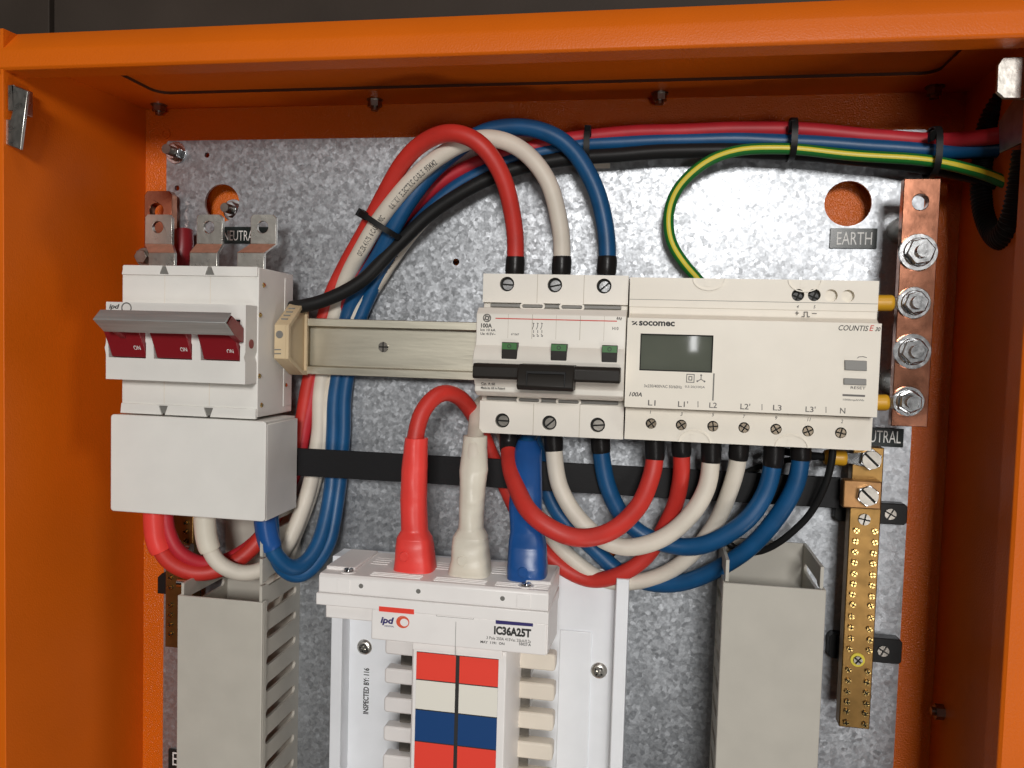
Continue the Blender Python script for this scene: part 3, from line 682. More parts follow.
# half-round rail clips at the edges
for px, py_, up in ((694, 449, 1), (791, 454, 1), (709, 279, -1), (805, 279, -1)):
    xc = X(px, py_, ZT); yc = mY4 if up > 0 else mY1
    outer = [(xc + 8.5 * math.cos(a), yc + up * 6.5 * math.sin(a)) for a in [math.pi * k / 16 for k in range(17)]]
    inner = [(xc + 7.9 * math.cos(a), yc + up * 5.9 * math.sin(a)) for a in [math.pi * k / 16 for k in range(17)]]
    b = B(); b.prism(outer + inner[::-1], ZT - .3, ZT + .7); b.box(xc - 2.2, xc + .4, yc + up * .2 - (0 if up > 0 else 4), yc + up * .2 + (4 if up > 0 else 0), ZT - .3, ZT + .2)
    part(b, 'rail_clip', M['meter'], mt_)
for box in ((844.4, 360, 866.5, 370), (843.4, 378, 866, 384.4)):
    b = B(); quad(b, ((box[0], box[1]), (box[2], box[1] + .9), (box[2], box[3] + .9), (box[0], box[3])), ZP, 1.1); part(b, 'button', M['button'], mt_, .25)
b = B(); quad(b, ((842.5, 394), (865, 395), (865, 397), (842.5, 396)), ZP, .08); part(b, 'status_slit', M['inkgrey'], mt_)
L_ = lambda s_, bx, m_='inkgrey', z_=ZP, **k: lettering(s_, bx, z_, M[m_], mt_, **k)
L_('socomec', (639, 320.8, 674.8, 325.6), 'ink', bold=.035)
b = B(); quad(b, ((631.8, 321.2), (634.8, 321.2), (633.4, 322.6), (631.8, 322.4)), ZP, .06); quad(b, ((634.4, 322.8), (636, 321.4), (637.4, 321.4), (635.4, 324.4), (631.8, 325.2), (633.4, 323.2)), ZP, .06); quad(b, ((636, 323.8), (637.4, 323.8), (637.4, 325.2), (636, 325.2)), ZP, .06)
part(b, 'logo', M['ink'], mt_)
L_('COUNTIS', (838.6, 325.0, 868.6, 330.4), 'ink', shear=.25, bold=.01); L_('E', (869.4, 325.2, 874.2, 330.9), 'inkred', shear=.25); L_('30', (875.2, 327, 880.6, 331.2), 'ink', shear=.3, bold=.02)
L_('100A', (629.2, 391.9, 642, 396.2), 'ink', shear=.25, bold=.02)
L_('3x230/400VAC 50/60Hz', (644, 384.2, 682, 387.2)); L_('0.5-20(100)A', (685, 385.4, 705, 388.2))
L_('RESET', (850.6, 386.2, 865.6, 389)); L_('1000imp/kWh', (843, 398.6, 864, 401))
x0, x1, y1, y0 = X(686.3, 378, ZP), X(694.5, 378, ZP), Y(690, 374, ZP), Y(690, 382.6, ZP)
b = B(); sqr = lambda d: [(x0 + d, y0 + d), (x1 - d, y0 + d), (x1 - d, y1 - d), (x0 + d, y1 - d)]
b.prism(sqr(0), ZP - .2, ZP + .06, [sqr(.4)]); b.prism(sqr(1.1), ZP - .2, ZP + .06, [sqr(1.55)])
p = at(701, 379.3, ZP)
for a in (90, 210, 330):
    d = Vector((math.cos(math.radians(a)), math.sin(math.radians(a)))); nn = Vector((-d.y, d.x)) * .2; e1 = Vector(p) + d * 2.1
    b.prism([tuple(Vector(p) - nn), tuple(e1 - nn), tuple(e1 + nn), tuple(Vector(p) + nn)], ZP - .2, ZP + .06 + a * .00005); b.prism(circ(e1.x, e1.y, .5, 10), ZP - .2, ZP + .09)
part(b, 'symbols', M['inkgrey'], mt_)
zz = ZT
for s_, bx in (('L1', (648, 402.6, 655.6, 408)), ("L1'", (678, 403.6, 688, 409.4)), ('L2', (709.3, 405, 717, 410.4)), ("L2'", (740.4, 406, 750.2, 411.8)), ('L3', (773, 407.4, 781.6, 413)), ("L3'", (805.5, 408.8, 815.6, 414.6)), ('N', (840, 410.4, 845.4, 416))):
    L_(s_, (bx[0], bx[1] - 2.6, bx[2], bx[3] - 2.6), z_=ZP)
b = B()
for px, py_ in ((698, 404.5), (762, 407.3), (826, 410)): quad(b, ((px - .35, py_ - 3.2), (px + .35, py_ - 3.2), (px + .35, py_ + 2.8), (px - .35, py_ + 2.8)), ZP, .06)
part(b, 'divider_marks', M['inkgrey'], mt_)
for s_, px, py_ in (('1', 650.5, 412), ('3', 681.6, 414), ('5', 713, 414.5), ('7', 744, 416.5), ('9', 776.2, 417.8), ('11', 809, 419.4), ('2', 842, 421.3)):
    wv = 1.0 if s_ == '1' else (3.4 if s_ == '11' else 2.2)
    L_(s_, (px - wv / 2, py_ - 1.8, px + wv / 2, py_ + 1.8), z_=ZT, shear=.2)
L_('4', (796.6, 305.0, 798.8, 308.2), z_=ZT, shear=.2); L_('5', (813.4, 305.2, 815.6, 308.4), z_=ZT, shear=.2)
def bars(b, pts, z, w=.18):
    for (A0, E0) in zip(pts[:-1], pts[1:]):
        A, E_ = Vector(at(*A0, z)), Vector(at(*E0, z)); d = (E_ - A).normalized(); nn = Vector((-d.y, d.x)) * w; A -= d * w; E_ += d * w
        b.prism([tuple(A - nn), tuple(E_ - nn), tuple(E_ + nn), tuple(A + nn)], z - .2, z + .05 + random.random() * .03)
b = B(); zq = ZT + .7
for pts in (((795.6, 313), (798.6, 313.1)), ((797.1, 311.6), (797.1, 314.6)), ((802, 316.6), (804.3, 316.6), (804.3, 312), (807.5, 312), (807.5, 316.7), (809.6, 316.7)), ((812.5, 313.4), (816.4, 313.5)), ((857.5, 358), (858.8, 356.9), (863, 356.6), (866.5, 357.5))): bars(b, pts, ZP if pts[0][0] > 850 else zq)
part(b, 'symbols', M['inkgrey'], mt_)

# ------------------------------------------------------------------ cables
def cable(name, label, pts, r, m, group=None, cat='cable', sleeves=(), stripes=None, n=18, prints=()):
    path = catmull([at3(*p) for p in pts]); mid = path[len(path) // 2]
    t = thing(name, label, cat, tuple(path[0]), group)
    b = B(); b.tube(path, r, n, stripes); part(b, 'insulation', [M[m], M['yellow']] if stripes else M[m], t)
    fr = frames(path)
    for (f0, f1, rr, ms, nm) in sleeves:                      # sleeve from arc fraction f0 to f1
        L0 = int(f0 * (len(path) - 1)); L1 = max(L0 + 2, int(f1 * (len(path) - 1))); seg_ = path[L0:L1 + 1]
        k = len(seg_); b = B(); b.tube(seg_, rr, n, rad=lambda i: rr * (.93 if i in (0, k - 1) else 1.0)); part(b, nm, M[ms], t)
    for (s_, f0, f1, ang, hgt, ms) in prints:                 # lettering bent round the insulation
        vs, fs = text_polys(s_, 0.0, .025, 1.1); b = B()
        x0, x1 = min(q_[0] for q_ in vs), max(q_[0] for q_ in vs); y0, y1 = min(q_[1] for q_ in vs), max(q_[1] for q_ in vs)
        out = []
        for q_ in vs:
            g = (f1 - (f1 - f0) * (q_[0] - x0) / (x1 - x0)) * (len(path) - 1); i = min(int(g), len(path) - 2); h = g - i
            P0, T0, U0, W0 = fr[i]; P1, T1, U1, W1 = fr[i + 1]
            a = ang - ((q_[1] - y0) / (y1 - y0) - .5) * hgt * 1.15 / r
            out.append(P0.lerp(P1, h) + (U0.lerp(U1, h) * math.sin(a) + W0.lerp(W1, h) * math.cos(a)) * (r + .12))
        b.add(out, fs); part(b, 'lettering', M[ms], t)
    return t
G1 = 'cables from main switch to breaker'; G2 = 'incoming supply cables'; G3 = 'loops from breaker to meter'; G4 = 'cables from meter to chassis'
R1 = 5.0
cable('red_cable', 'red cable arching from left breaker terminal down to the main switch',
      [(514.5, 275, 27), (515.5, 256, 27), (514, 225, 30), (504, 180, 38), (482, 146, 44), (455, 133, 44), (428, 139, 38), (402, 165, 30), (375, 212, 20), (348, 262, 10), (327, 310, 6), (309, 385, 6), (300, 440, 6.5), (285, 495, 10), (258, 542, 20), (228, 566, 30), (196, 573, 38), (170, 562, 44), (157, 540, 47), (154, 505, 48)], R1, 'red', G1,
      sleeves=((0, .022, 5.7, 'shrink', 'heatshrink_sleeve'), (.945, 1, 6.6, 'bred', 'heatshrink_sleeve')))
cable('white_cable', 'white printed cable arching from middle breaker terminal to the main switch',
      [(561, 275, 27), (562, 256, 27), (560, 225, 28), (548, 182, 31), (525, 152, 32), (495, 139, 32), (462, 144, 32), (428, 165, 30), (396, 197, 27), (371, 235, 22), (348, 275, 11), (334.5, 315, 6), (321, 390, 6), (318, 440, 6.5), (309, 490, 10), (290, 538, 20), (268, 566, 30), (243, 573, 38), (219, 563, 44), (207, 540, 47), (204, 505, 48)], R1, 'whitec', G1,
      sleeves=((0, .022, 5.7, 'shrink', 'heatshrink_sleeve'), (.945, 1, 6.5, 'bwhite', 'heatshrink_sleeve')),
      prints=(('0.6/1KV  ELECTRIC CABLE  95MM2', .265, .345, .55, 3.2, 'inkgrey'), ('OFLEX 4V-75  6 CABLE  90C', .36, .42, .45, 3.0, 'inkgrey'), ('V-75 1702', .535, .575, .35, 3.0, 'inkgrey')))
cable('blue_cable', 'blue cable arching from right breaker terminal to the main switch',
      [(606, 275, 27), (607.5, 256, 27), (605, 225, 26), (594, 185, 25), (572, 150, 24), (545, 132, 24), (510, 127, 23), (475, 136, 22), (440, 165, 22), (408, 203, 22), (384, 245, 18), (362, 285, 10), (347, 320, 6), (336, 390, 6), (334, 440, 6.5), (331, 490, 10), (322, 535, 20), (307, 562, 30), (291, 568, 38), (276, 556, 44), (267, 535, 47), (264, 505, 48)], R1, 'blue', G1,
      sleeves=((0, .022, 5.7, 'shrink', 'heatshrink_sleeve'), (.945, 1, 6.6, 'bblue', 'heatshrink_sleeve')))
# incoming set along the top edge of the plate, down the left bundle into the switch
cable('crimson_cable', 'crimson incoming cable along the top edge of the plate',
      [(1040, 126, 45), (996, 136, 40), (940, 141, 20), (880, 137, 14), (830, 132, 13), (780, 129.5, 13), (700, 130, 13), (620, 134, 12), (560, 141, 11), (500, 156, 11), (450, 176, 10), (408, 212, 9), (370, 262, 9), (330, 326, 5.5), (311, 400, 5.5), (296, 470, 8), (265, 530, 14), (235, 556, 24), (205, 563, 34), (180, 552, 42), (168, 530, 44), (166, 506, 44)], 4.2, 'pink', G2)
cable('blue_cable', 'blue incoming cable lying below the crimson one along plate top',
      [(1045, 148, 40), (996, 149, 34), (940, 151, 20), (880, 147.5, 15), (830, 143.5, 13), (780, 141, 13), (700, 140, 13), (620, 142.5, 12), (560, 149, 11), (505, 162, 11), (455, 188, 10), (415, 226, 9), (385, 268, 8), (360, 318, 6), (346, 390, 6), (343, 440, 6.5), (339, 490, 9), (330, 540, 18), (312, 568, 28), (296, 576, 34), (280, 566, 40), (273, 540, 43), (271, 506, 44)], 4.4, 'blue', G2)
cable('white_cable', 'white printed incoming cable half hidden under the black one',
      [(700, 149, 6), (620, 151, 7), (560, 157, 7.5), (500, 170, 9), (450, 197, 9), (410, 236, 8), (378, 282, 7), (349, 330, 5.2), (330, 395, 5.2), (322, 450, 5.2), (312, 492, 6), (294, 540, 12), (275, 600, 20), (255, 680, 26)], 4.2, 'whitec', G2,
      prints=(('FLEX CABLE 4V 75 OFLEX', .30, .44, .3, 2.8, 'inkgrey'),))
cable('black_cable', 'thick black incoming cable sweeping down behind the main switch',
      [(1060, 200, 45), (1010, 186, 36), (960, 172, 22), (900, 163, 15), (830, 156, 14), (780, 152, 14), (700, 151, 15), (620, 154, 15), (570, 159, 15), (520, 168, 16), (470, 187, 17), (430, 215, 17), (395, 248, 18), (362, 280, 20), (328, 299, 22), (298, 307, 23), (270, 308, 15), (235, 300, 9)], 4.2, 'blackc', G2)
cable('earth_cable', 'green and yellow striped earth cable curling down behind the meter',
      [(1050, 208, 50), (1008, 184, 44), (970, 170, 32), (930, 161, 26), (880, 156.5, 23), (830, 153, 22), (780, 149, 22), (740, 150.5, 21), (705, 162, 19), (680, 185, 17), (669, 212, 15), (671, 240, 14), (684, 263, 12), (700, 282, 10), (720, 310, 6)], 3.1, 'green', stripes=(3, 4), n=16)
# breaker to meter loops
def sl(n0=.05): return ((0, n0, 5.6, 'shrink', 'heatshrink_sleeve'), (1 - n0 * .95, 1, 5.6, 'shrink', 'heatshrink_sleeve'))
cable('red_cable', 'red cable loop hanging in front from breaker to first meter terminal', [(509, 428, 30), (509, 446, 30), (512, 476, 46), (529, 511, 66), (556, 531, 70), (585, 537, 66), (614, 529, 57), (639, 506, 47), (651, 478, 40), (655, 456, 38), (654, 432, 38)], R1, 'red', G3, sleeves=sl(.085))
cable('white_cable', 'white cable loop hanging in front from breaker to third meter terminal', [(553.5, 430, 30), (554, 448, 30), (559, 485, 31), (576, 516, 33), (600, 538, 35), (630, 546.5, 36), (662, 539, 37), (690, 516, 38), (706, 488, 38), (711, 459, 38), (711, 436, 38)], R1, 'whitec', G3, sleeves=sl(.08))
cable('blue_cable', 'blue cable loop hanging in front from breaker to fifth meter terminal', [(600.5, 432, 28), (601, 450, 28), (607, 484, 27), (622, 515, 26), (645, 536, 26), (680, 546.5, 29), (712, 543, 34), (744, 523, 37), (765, 492, 37), (773, 463, 38), (774, 440, 38)], R1, 'blue', G3, sleeves=sl(.078))
# meter to chassis
cable('red_cable', 'red cable arching out of red boot, behind the breaker to second meter terminal',
      [(413, 470, 66), (415, 440, 66), (423, 411, 62), (440, 394, 54), (459, 397, 42), (474, 415, 28), (488, 446, 16), (506, 490, 9), (528, 530, 8), (556, 562, 9), (590, 580, 11), (622, 574, 18), (650, 552, 20), (672, 512, 25), (680.5, 480, 34), (681.5, 456, 38), (681, 434, 38)], 4.7, 'red', G4, sleeves=((.964, 1, 5.5, 'shrink', 'heatshrink_sleeve'),))
cable('white_cable', 'white cable out of white boot, behind the breaker to fourth meter terminal',
      [(473, 470, 63), (474, 448, 57), (476, 432, 43), (478, 414, 31), (483, 402, 18), (491, 405, 9), (506, 440, 8), (524, 490, 8), (548, 532, 8), (580, 566, 9), (612, 582, 11), (648, 580, 13), (682, 562, 17), (714, 526, 23), (730, 490, 34), (738, 460, 38), (739, 438, 38)], 4.7, 'whitec', G4, sleeves=((.964, 1, 5.5, 'shrink', 'heatshrink_sleeve'),))
cable('blue_cable', 'blue cable out of blue boot, behind the breaker to sixth meter terminal',
      [(527, 470, 42), (527, 450, 33), (528, 438, 24), (531, 434, 15), (536, 446, 9), (543, 472, 8), (556, 510, 8), (590, 546, 8), (622, 572, 8), (660, 584, 12), (700, 577, 20), (744, 553, 28), (776, 518, 34), (794, 488, 37), (800, 464, 38), (801, 440, 38)], 4.9, 'blue', G4, sleeves=((.966, 1, 5.6, 'shrink', 'heatshrink_sleeve'),))
cable('thin_black_wire', 'thin black wire curving down from the last meter terminal', [(833, 440, 38), (832, 458, 37), (825, 485, 34), (808, 516, 28), (784, 540, 22), (758, 552, 14), (738, 550, 8), (725, 540, 6)], 2.0, 'blackc', n=12)
cable('thin_black_wire', 'thin black wire running behind meter to the neutral bar lug', [(726, 487, 6), (745, 472, 10), (775, 462, 16), (805, 458, 20), (828, 457, 23)], 1.7, 'blackc', n=12)
cable('green_earth_wire', 'short green and yellow wire end behind the right duct top', [(722, 540, 6), (723, 556, 8), (725, 580, 10), (726, 620, 10)], 1.7, 'green', stripes=(2, 3), n=12)

# vinyl boots over the cable lugs
def superring(cx, cy, cz, rx, rz, e_, n=28):
    out = []
    for k in range(n):
        a = 2 * math.pi * k / n; c_, s_ = math.cos(a), math.sin(a)
        out.append((cx + rx * math.copysign(abs(c_) ** (2 / e_), c_), cy, cz + rz * math.copysign(abs(s_) ** (2 / e_), s_)))
    return out
def boot(label, m, secs, btn, zb, wr=1.0):
    """secs: (left px, right px, y px, z, depth half, squareness) from top to bottom"""
    xs_ = at((secs[-1][0] + secs[-1][1]) / 2, secs[-1][2], zb)
    t = thing('cable_boot', label, 'cable boot', (xs_[0], xs_[1], zb), 'vinyl boots on the chassis cables')
    P = []
    for (l, r_, y_, z_, dz, e_) in secs:
        a = at(l, y_, z_); c_ = at(r_, y_, z_); P.append(((a[0] + c_[0]) / 2, (a[1] + c_[1]) / 2, z_, (c_[0] - a[0]) / 2, dz, e_))
    rings = []
    for i in range(len(P) - 1):
        for k in range(8):
            f = k / 8; f = f * f * (3 - 2 * f) * .5 + f * .5
            rings.append(superring(*[P[i][j] * (1 - f) + P[i + 1][j] * f for j in range(6)]))
    rings.append(superring(*P[-1]))
    rings = rings[::-1]
    for rg in rings:
        for k in range(len(rg)):
            x_, y_, z_ = rg[k]; w_ = wr * (.14 * math.sin(y_ * .35 + x_ * .2) + .07 * math.sin(y_ * .9 + 2 + k * .5)) + (.7 if k == 7 else 0); rg[k] = (x_ + w_ * .6, y_, z_ + w_)
    b = B(); b.loft(rings); part(b, 'sleeve', M[m], t, sharp=60)
    zf = P[-2][2] + P[-2][4]
    b = B(); p = at(*btn, zf); b.cyl((p[0], p[1], zf - 3), (0, 0, 1), 3.2, 3.9, 20, 2.7); part(b, 'bolt_bump', M[m], t, .4)
    return t
boot('red vinyl boot, leftmost on the chassis top', 'bred', [(405.5, 427.5, 438, 66, 6.2, 2.2), (402, 427, 470, 66, 6.4, 2.3), (401, 426.5, 500, 66, 6.6, 2.4), (402, 427.5, 530, 66, 7.2, 2.4), (398.5, 431, 537, 67, 8.8, 3.2), (397.5, 432.5, 545, 67, 9.2, 3.4), (397, 434, 560, 67, 9.5, 3.6), (395, 435.5, 573, 67, 10.5, 3.2)], (404.5, 556.5), 67)
boot('white vinyl boot, between the red and the blue ones', 'bwhite', [(464, 487, 436, 52, 6.2, 2.2), (460, 487.5, 470, 62, 6.6, 2.3), (460, 484, 500, 66, 6.8, 2.4), (459, 483.5, 528, 66, 7.2, 2.4), (454.5, 487, 536, 67, 8.8, 3.2), (453, 488, 544, 67, 9.2, 3.4), (452.5, 489.5, 560, 67, 9.5, 3.6), (449, 490.5, 575, 67, 10.5, 3.2)], (462, 561), 67, 2.2)
boot('blue vinyl boot, rightmost on the chassis top', 'bblue', [(518, 537, 440, 29, 6.2, 2.2), (515, 541.5, 449, 33, 7.2, 2.3), (513, 542, 476, 44, 7.4, 2.4), (509, 542, 506, 55, 7.6, 2.5), (511, 543, 530, 62, 8.5, 3), (509.5, 546, 545, 65, 9.5, 3.6), (508.5, 547, 565, 67, 10, 3.8), (508, 546.5, 582, 67, 10.3, 3.2)], (523, 572), 67)

# cable ties
def tie(label, px, py_, z, ang, half, zh, tail=None, wdt=3.4):
    c_ = Vector(at3(px, py_, z)); d = Vector((math.cos(math.radians(ang)), math.sin(math.radians(ang)), 0)); a_ = Vector((-d.y, d.x, 0)); k_ = Vector((0, 0, 1))
    t = thing('cable_tie', label, 'cable tie', tuple(c_ - k_ * zh), 'black cable ties')
    b = B(); n = 40; vs = []
    for i in range(n):
        th = 2 * math.pi * i / n; ca, sa = math.cos(th), math.sin(th)
        for (g, w_) in ((0, -wdt / 2), (1.0, -wdt / 2), (1.0, wdt / 2), (0, wdt / 2)):
            vs.append(c_ + a_ * math.copysign(abs(ca) ** .75, ca) * (half + g) + k_ * math.copysign(abs(sa) ** .75, sa) * (zh + g) + d * w_)
    fs = [(i * 4 + j, i * 4 + (j + 1) % 4, ((i + 1) % n) * 4 + (j + 1) % 4, ((i + 1) % n) * 4 + j) for i in range(n) for j in range(4)]
    b.add(vs, fs); part(b, 'band', M['black'], t)
    if tail:
        tb = Vector(at3(*tail)); b = B(); s_ = 2.6
        u_ = (tb - c_).normalized(); w_ = u_.cross(k_)
        vs = [tb + u_ * i * 3.4 + w_ * j * 2.8 + k_ * h * 2.2 for h in (-1, 1) for j in (-1, 1) for i in (-1, 1)]
        b.add(vs, [(0, 2, 3, 1), (4, 5, 7, 6), (0, 1, 5, 4), (2, 6, 7, 3), (0, 4, 6, 2), (1, 3, 7, 5)]); part(b, 'tie_head', M['black'], t, .4)
    return t
tie('black cable tie round the left bundle beside the white cable', 383, 226, 17, 58, 14.5, 15, (363, 214.5, 24))
tie('black cable tie round the top bundle right of the blue arch', 588, 145.5, 12.5, 0, 9.5, 9, (588, 131, 20))
tie('black cable tie round the top bundle above the meter', 791.5, 140, 16, 0, 10.5, 11, (792, 126.5, 22))
tie('black cable tie round the top bundle above the copper bar', 932, 153, 21, 0, 12.5, 11.5, (932, 136, 30))
b = B(); p = at(600, 163, 2); b.box(p[0] - 5, p[0] + 6, p[1] - 3, p[1] + 7, 0, 3.5); solo(b, 'tie_mount', M['finger'], 'small white cable tie mount under the top bundle', 'tie mount', bevel=.6)

# corrugated conduit at the hinge side
path = catmull([at3(*p_) for p_ in ((1040, 78, 52), (1012, 94, 34), (996, 116, 28), (986, 150, 24), (984, 190, 24), (989, 220, 30), (1001, 237, 42), (1012, 228, 56), (1021, 195, 62), (1028, 150, 66))], .55)
b = B(); b.tube(path, 6, 20, rad=lambda i: 6.9 if (i // 2) % 2 else 6.3)
solo(b, 'corrugated_conduit', M['black'], 'black corrugated conduit looped by the right side of the enclosure', 'conduit')

# ------------------------------------------------------------------ black cross strap
bz = 21.0
b = B(); b.box(-300, X(840, 490, bz), Y(450, 485, bz), Y(450, 456.5, bz), bz - 2, bz)
solo(b, 'cross_strap', M['blacksat'], 'flat black strap crossing the plate behind the cable loops', 'strap', bevel=.3)

# ------------------------------------------------------------------ copper earth bar
cz = 38.0
eb = thing('copper_earth_bar', 'upright copper earth bar with four bolts at right', 'busbar', (*at(910, 427, cz), cz - 6))
ex0_, ex1_ = X(906.5, 300, cz) - 4.2, X(906.5, 300, cz) + 0
ex0_, ex1_ = X(897.8, 300, cz), X(934.5, 300, cz)
b = B(); hp_ = at(920.5, 202, cz); ey1, ey0 = Y(922, 178.5, cz), Y(908, 426.5, cz)
b.prism([(ex0_, ey0), (ex1_, ey0), (ex1_, ey1), (ex0_, ey1)], cz - 6, cz, [circ(*hp_, 4.1, 24)]); part(b, 'bar', M['copper'], eb, .6)
for yy in (ey1 - 22, ey0 + 22):
    b = B(); b.cyl(((ex0_ + ex1_) / 2, yy, 0), (0, 0, 1), 7, cz - 6.1, 24); part(b, 'standoff', M['tinned'], eb, .4)
def bolt_set(parent, px, py_, z, rw, stud=True, z2=0):
    p = at(px, py_, z + 5)
    h = thing_part = None
    b = B(); b.ring(p[0], p[1], z, z + 1.8, rw, 3); w_ = part(b, 'washer', M['steel'], parent, .35)
    b = B(); b.cyl((p[0], p[1], z + 1.8), (0, 0, 1), rw * .74, 5.2, 6, a0=random.random()); b.cyl((p[0], p[1], z + 1.85), (0, 0, 1), rw * .78, 1.2, 28); nn = part(b, 'nut', M['steel'], parent, .5)
    if stud:
        pth = [Vector((p[0], p[1], z + 6 + .35 * k)) for k in range(14)]
        b = B(); b.tube(pth, 3.2, 16, rad=lambda i: 3.3 if i % 2 else 3.0); part(b, 'stud', M['steel'], nn)
bolt_set(eb, 920.5, 251.5, cz, 9.6); bolt_set(eb, 916, 302.5, cz, 8.3); bolt_set(eb, 914.5, 351.5, cz, 9.2); bolt_set(eb, 910.5, 402, cz, 7.9)
def lug(label, p0, p1, p2, z, zb, wm='green'):
    """yellow sleeve from p0 to p1, tongue on to p2"""
    t = thing('ring_lug', label, 'ring lug', at3(*p0, z), 'yellow crimp lugs')
    a, c_, e_ = Vector(at3(*p0, z)), Vector(at3(*p1, z)), Vector(at3(*p2, zb))
    b = B(); b.tube([a.lerp(c_, k / 10) for k in range(11)], 4.2, 18, rad=lambda i: 4.3 if i not in (0, 10) else 3.8); part(b, 'sleeve', M['lug'], t)
    b = B(); d = (e_ - c_); vs = []
    for h in (0, .9):
        for f, w_ in ((0, 2.6), (.4, 3.2), (1.0, 4.2)):
            for sg in (-1, 1): vs.append(c_ + d * f + Vector((0, sg * w_, h)))
    b.add(vs, [(0, 1, 3, 2), (2, 3, 5, 4), (6, 8, 9, 7), (8, 10, 11, 9), (0, 2, 8, 6), (2, 4, 10, 8), (1, 7, 9, 3), (3, 9, 11, 5), (0, 6, 7, 1), (4, 5, 11, 10)]); part(b, 'tongue', M['steel'], t, .2)
    cb_ = a + Vector((-14, 0, -12)); 
    b = B(); b.tube([a + Vector((1, 0, 0)), a + Vector((-5, 0, -3)), cb_, cb_ + Vector((-12, 0, -9))], 2.2, 12); part(b, 'wire', M[wm], t)
lug('yellow ring lug under the second bolt of the copper bar', (874, 303), (893, 303), (908, 303), cz - 1, cz + 1.9)
lug('yellow ring lug under the lowest bolt of the copper bar', (871, 402.5), (888, 402.5), (902, 402.5), cz - 1, cz + 1.9)

# ------------------------------------------------------------------ brass neutral bar
nz = 26.0
nb = thing('brass_neutral_bar', 'upright brass neutral bar with two columns of screws at right', 'terminal bar', (*at(853, 728, nz), nz - 8))
nx0, nx1 = X(838.8, 728, nz), X(869.6, 728, nz)
b = B(); b.box(nx0, nx1, Y(853, 728, nz), Y(866, 447, nz), nz - 9, nz); part(b, 'bar', M['brass'], nb, .5)
rows = [530, 541.2, 551.6, 562.1, 573.3, 583.7, 594.6, 604.7, 616.5, 627.7, 638.5, 649] + [670.3, 681.4, 691.9, 702.4, 712.1, 723.3]
for i, yy in enumerate(rows):
    yv = Y(858, yy, nz)
    for cpx in (845.9, 864.6):
        xv = X(cpx, 723, nz) ; inst(CROSSB, 'terminal_screw', nb, (xv + random.uniform(-.3, .3), yv + random.uniform(-.2, .2), nz - random.uniform(0, .5)), random.uniform(0, 1.5))
p = at(857.4, 659.5, nz)
b = B(); b.cyl((p[0], p[1], nz), (0, 0, 1), 3.8, .8, 28); part(b, 'yellow_washer', M['yellow'], nb)
inst(head_pieces(B(), 2.4, 1.2, .9, True).mesh('fixing_screw', [M['dullsteel'], M['dark']]), 'fixing_screw', nb, (p[0], p[1], nz + .8), .7)
p = at(864.2, 519.3, nz); inst(FLATX, 'fixing_screw', nb, (p[0], p[1], nz), .2)
b = B(); bx0, by1 = at(844, 480, nz + 8); bx1, by0 = at(881, 510, nz + 8); b.box(bx0, bx1, by0, by1, nz, nz + 8); part(b, 'clamp_block', M['clampm'], nb, .7, 'copper coloured clamp block')
for (px, py_, z_) in ((868.6, 496.3, nz + 8), (871.6, 460, nz + 2)):
    p = at(px, py_, z_ + 4); b = B(); b.cyl((p[0], p[1], z_), (0, 0, 1), 6.0, 3.5, 6, a0=.4); hb = part(b, 'hex_bolt', M['steel'], nb, .4)
    inst(head_pieces(B(), 5.0, 1.6, 1.1).mesh('bolt_top', [M['dullsteel'], M['dark']]), 'bolt_top', hb, (p[0], p[1], z_ + 3.4), .75)
lug('yellow ring lug on the brass bar below the meter corner', (824, 457), (846, 458), (866, 459.5), nz + 1, nz + 2, 'blackc')
for (a, c_, s_) in (((835, 503.5), (907, 524.5), (890.2, 514)), ((829.5, 632), (901.6, 661), (883, 650.8))):
    z_ = 8.0; x0, y1 = at(*a, z_); x1, y0 = at(*c_, z_); y1 -= .0
    ymid = (Y(*s_, z_)); hh = 6.0 if s_[1] < 600 else 7.2
    b = B(); b.prism([(x0, ymid - hh + 2), (x0 + 2, ymid - hh), (x1 - 1.5, ymid - hh), (x1, ymid - hh + 1.5), (x1, ymid + hh - 1.5), (x1 - 1.5, ymid + hh), (x0 + 2, ymid + hh), (x0, ymid + hh - 2)], .1, z_)
    b.box(nx0 + 1, nx1 - 1, ymid - hh + .5, ymid + hh - .5, z_, nz - 9.1); ft = part(b, 'foot', M['black'], nb, .5)
    p = at(*s_, z_); inst(FLATX, 'screw', ft, (p[0], p[1], z_ - .2), .5)

# left brass bar, half hidden
lz = 20.0
lb = thing('brass_terminal_bar', 'short brass terminal bar half hidden behind the left duct', 'terminal bar', (*at(176, 640, lz), lz - 9))
lx0_, lx1_ = X(165.5, 570, lz), X(193, 570, lz)
b = B(); b.box(lx0_, lx1_, Y(176, 648, lz), Y(176, 500, lz), lz - 9, lz); part(b, 'bar', M['brass'], lb, .5)
for i, yy in enumerate((512, 522, 531, 540, 553, 578, 588, 605.5, 615.5, 625, 634.5)):
    for cpx in (171, 186):
        inst(CROSSB, 'terminal_screw', lb, (X(cpx, 570, lz) + random.uniform(-.3, .3), Y(178, yy, lz), lz - .2), random.uniform(0, 1.5))
for yy in (548, 583): 
    b = B(); p = at(184, yy, lz + 3); b.cyl((p[0] - 4, p[1], lz + 2.5), (1, 0, 0), 3.2, 9, 18); part(b, 'wire_clamp', M['steel'], lb)
z_ = 8
x0, y1 = at(157.5, 573, z_); x1, y0 = at(185, 596, z_); b = B(); b.prism([(x0, y0), (x1, y0), (x1, y1), (x0 + 3, y1), (x0, y1 - 3)], .1, z_); b.box(lx0_ + 1, lx1_ - 1, y0 + .5, y1 - .5, z_, lz - 9.1); part(b, 'foot', M['black'], lb, .4)

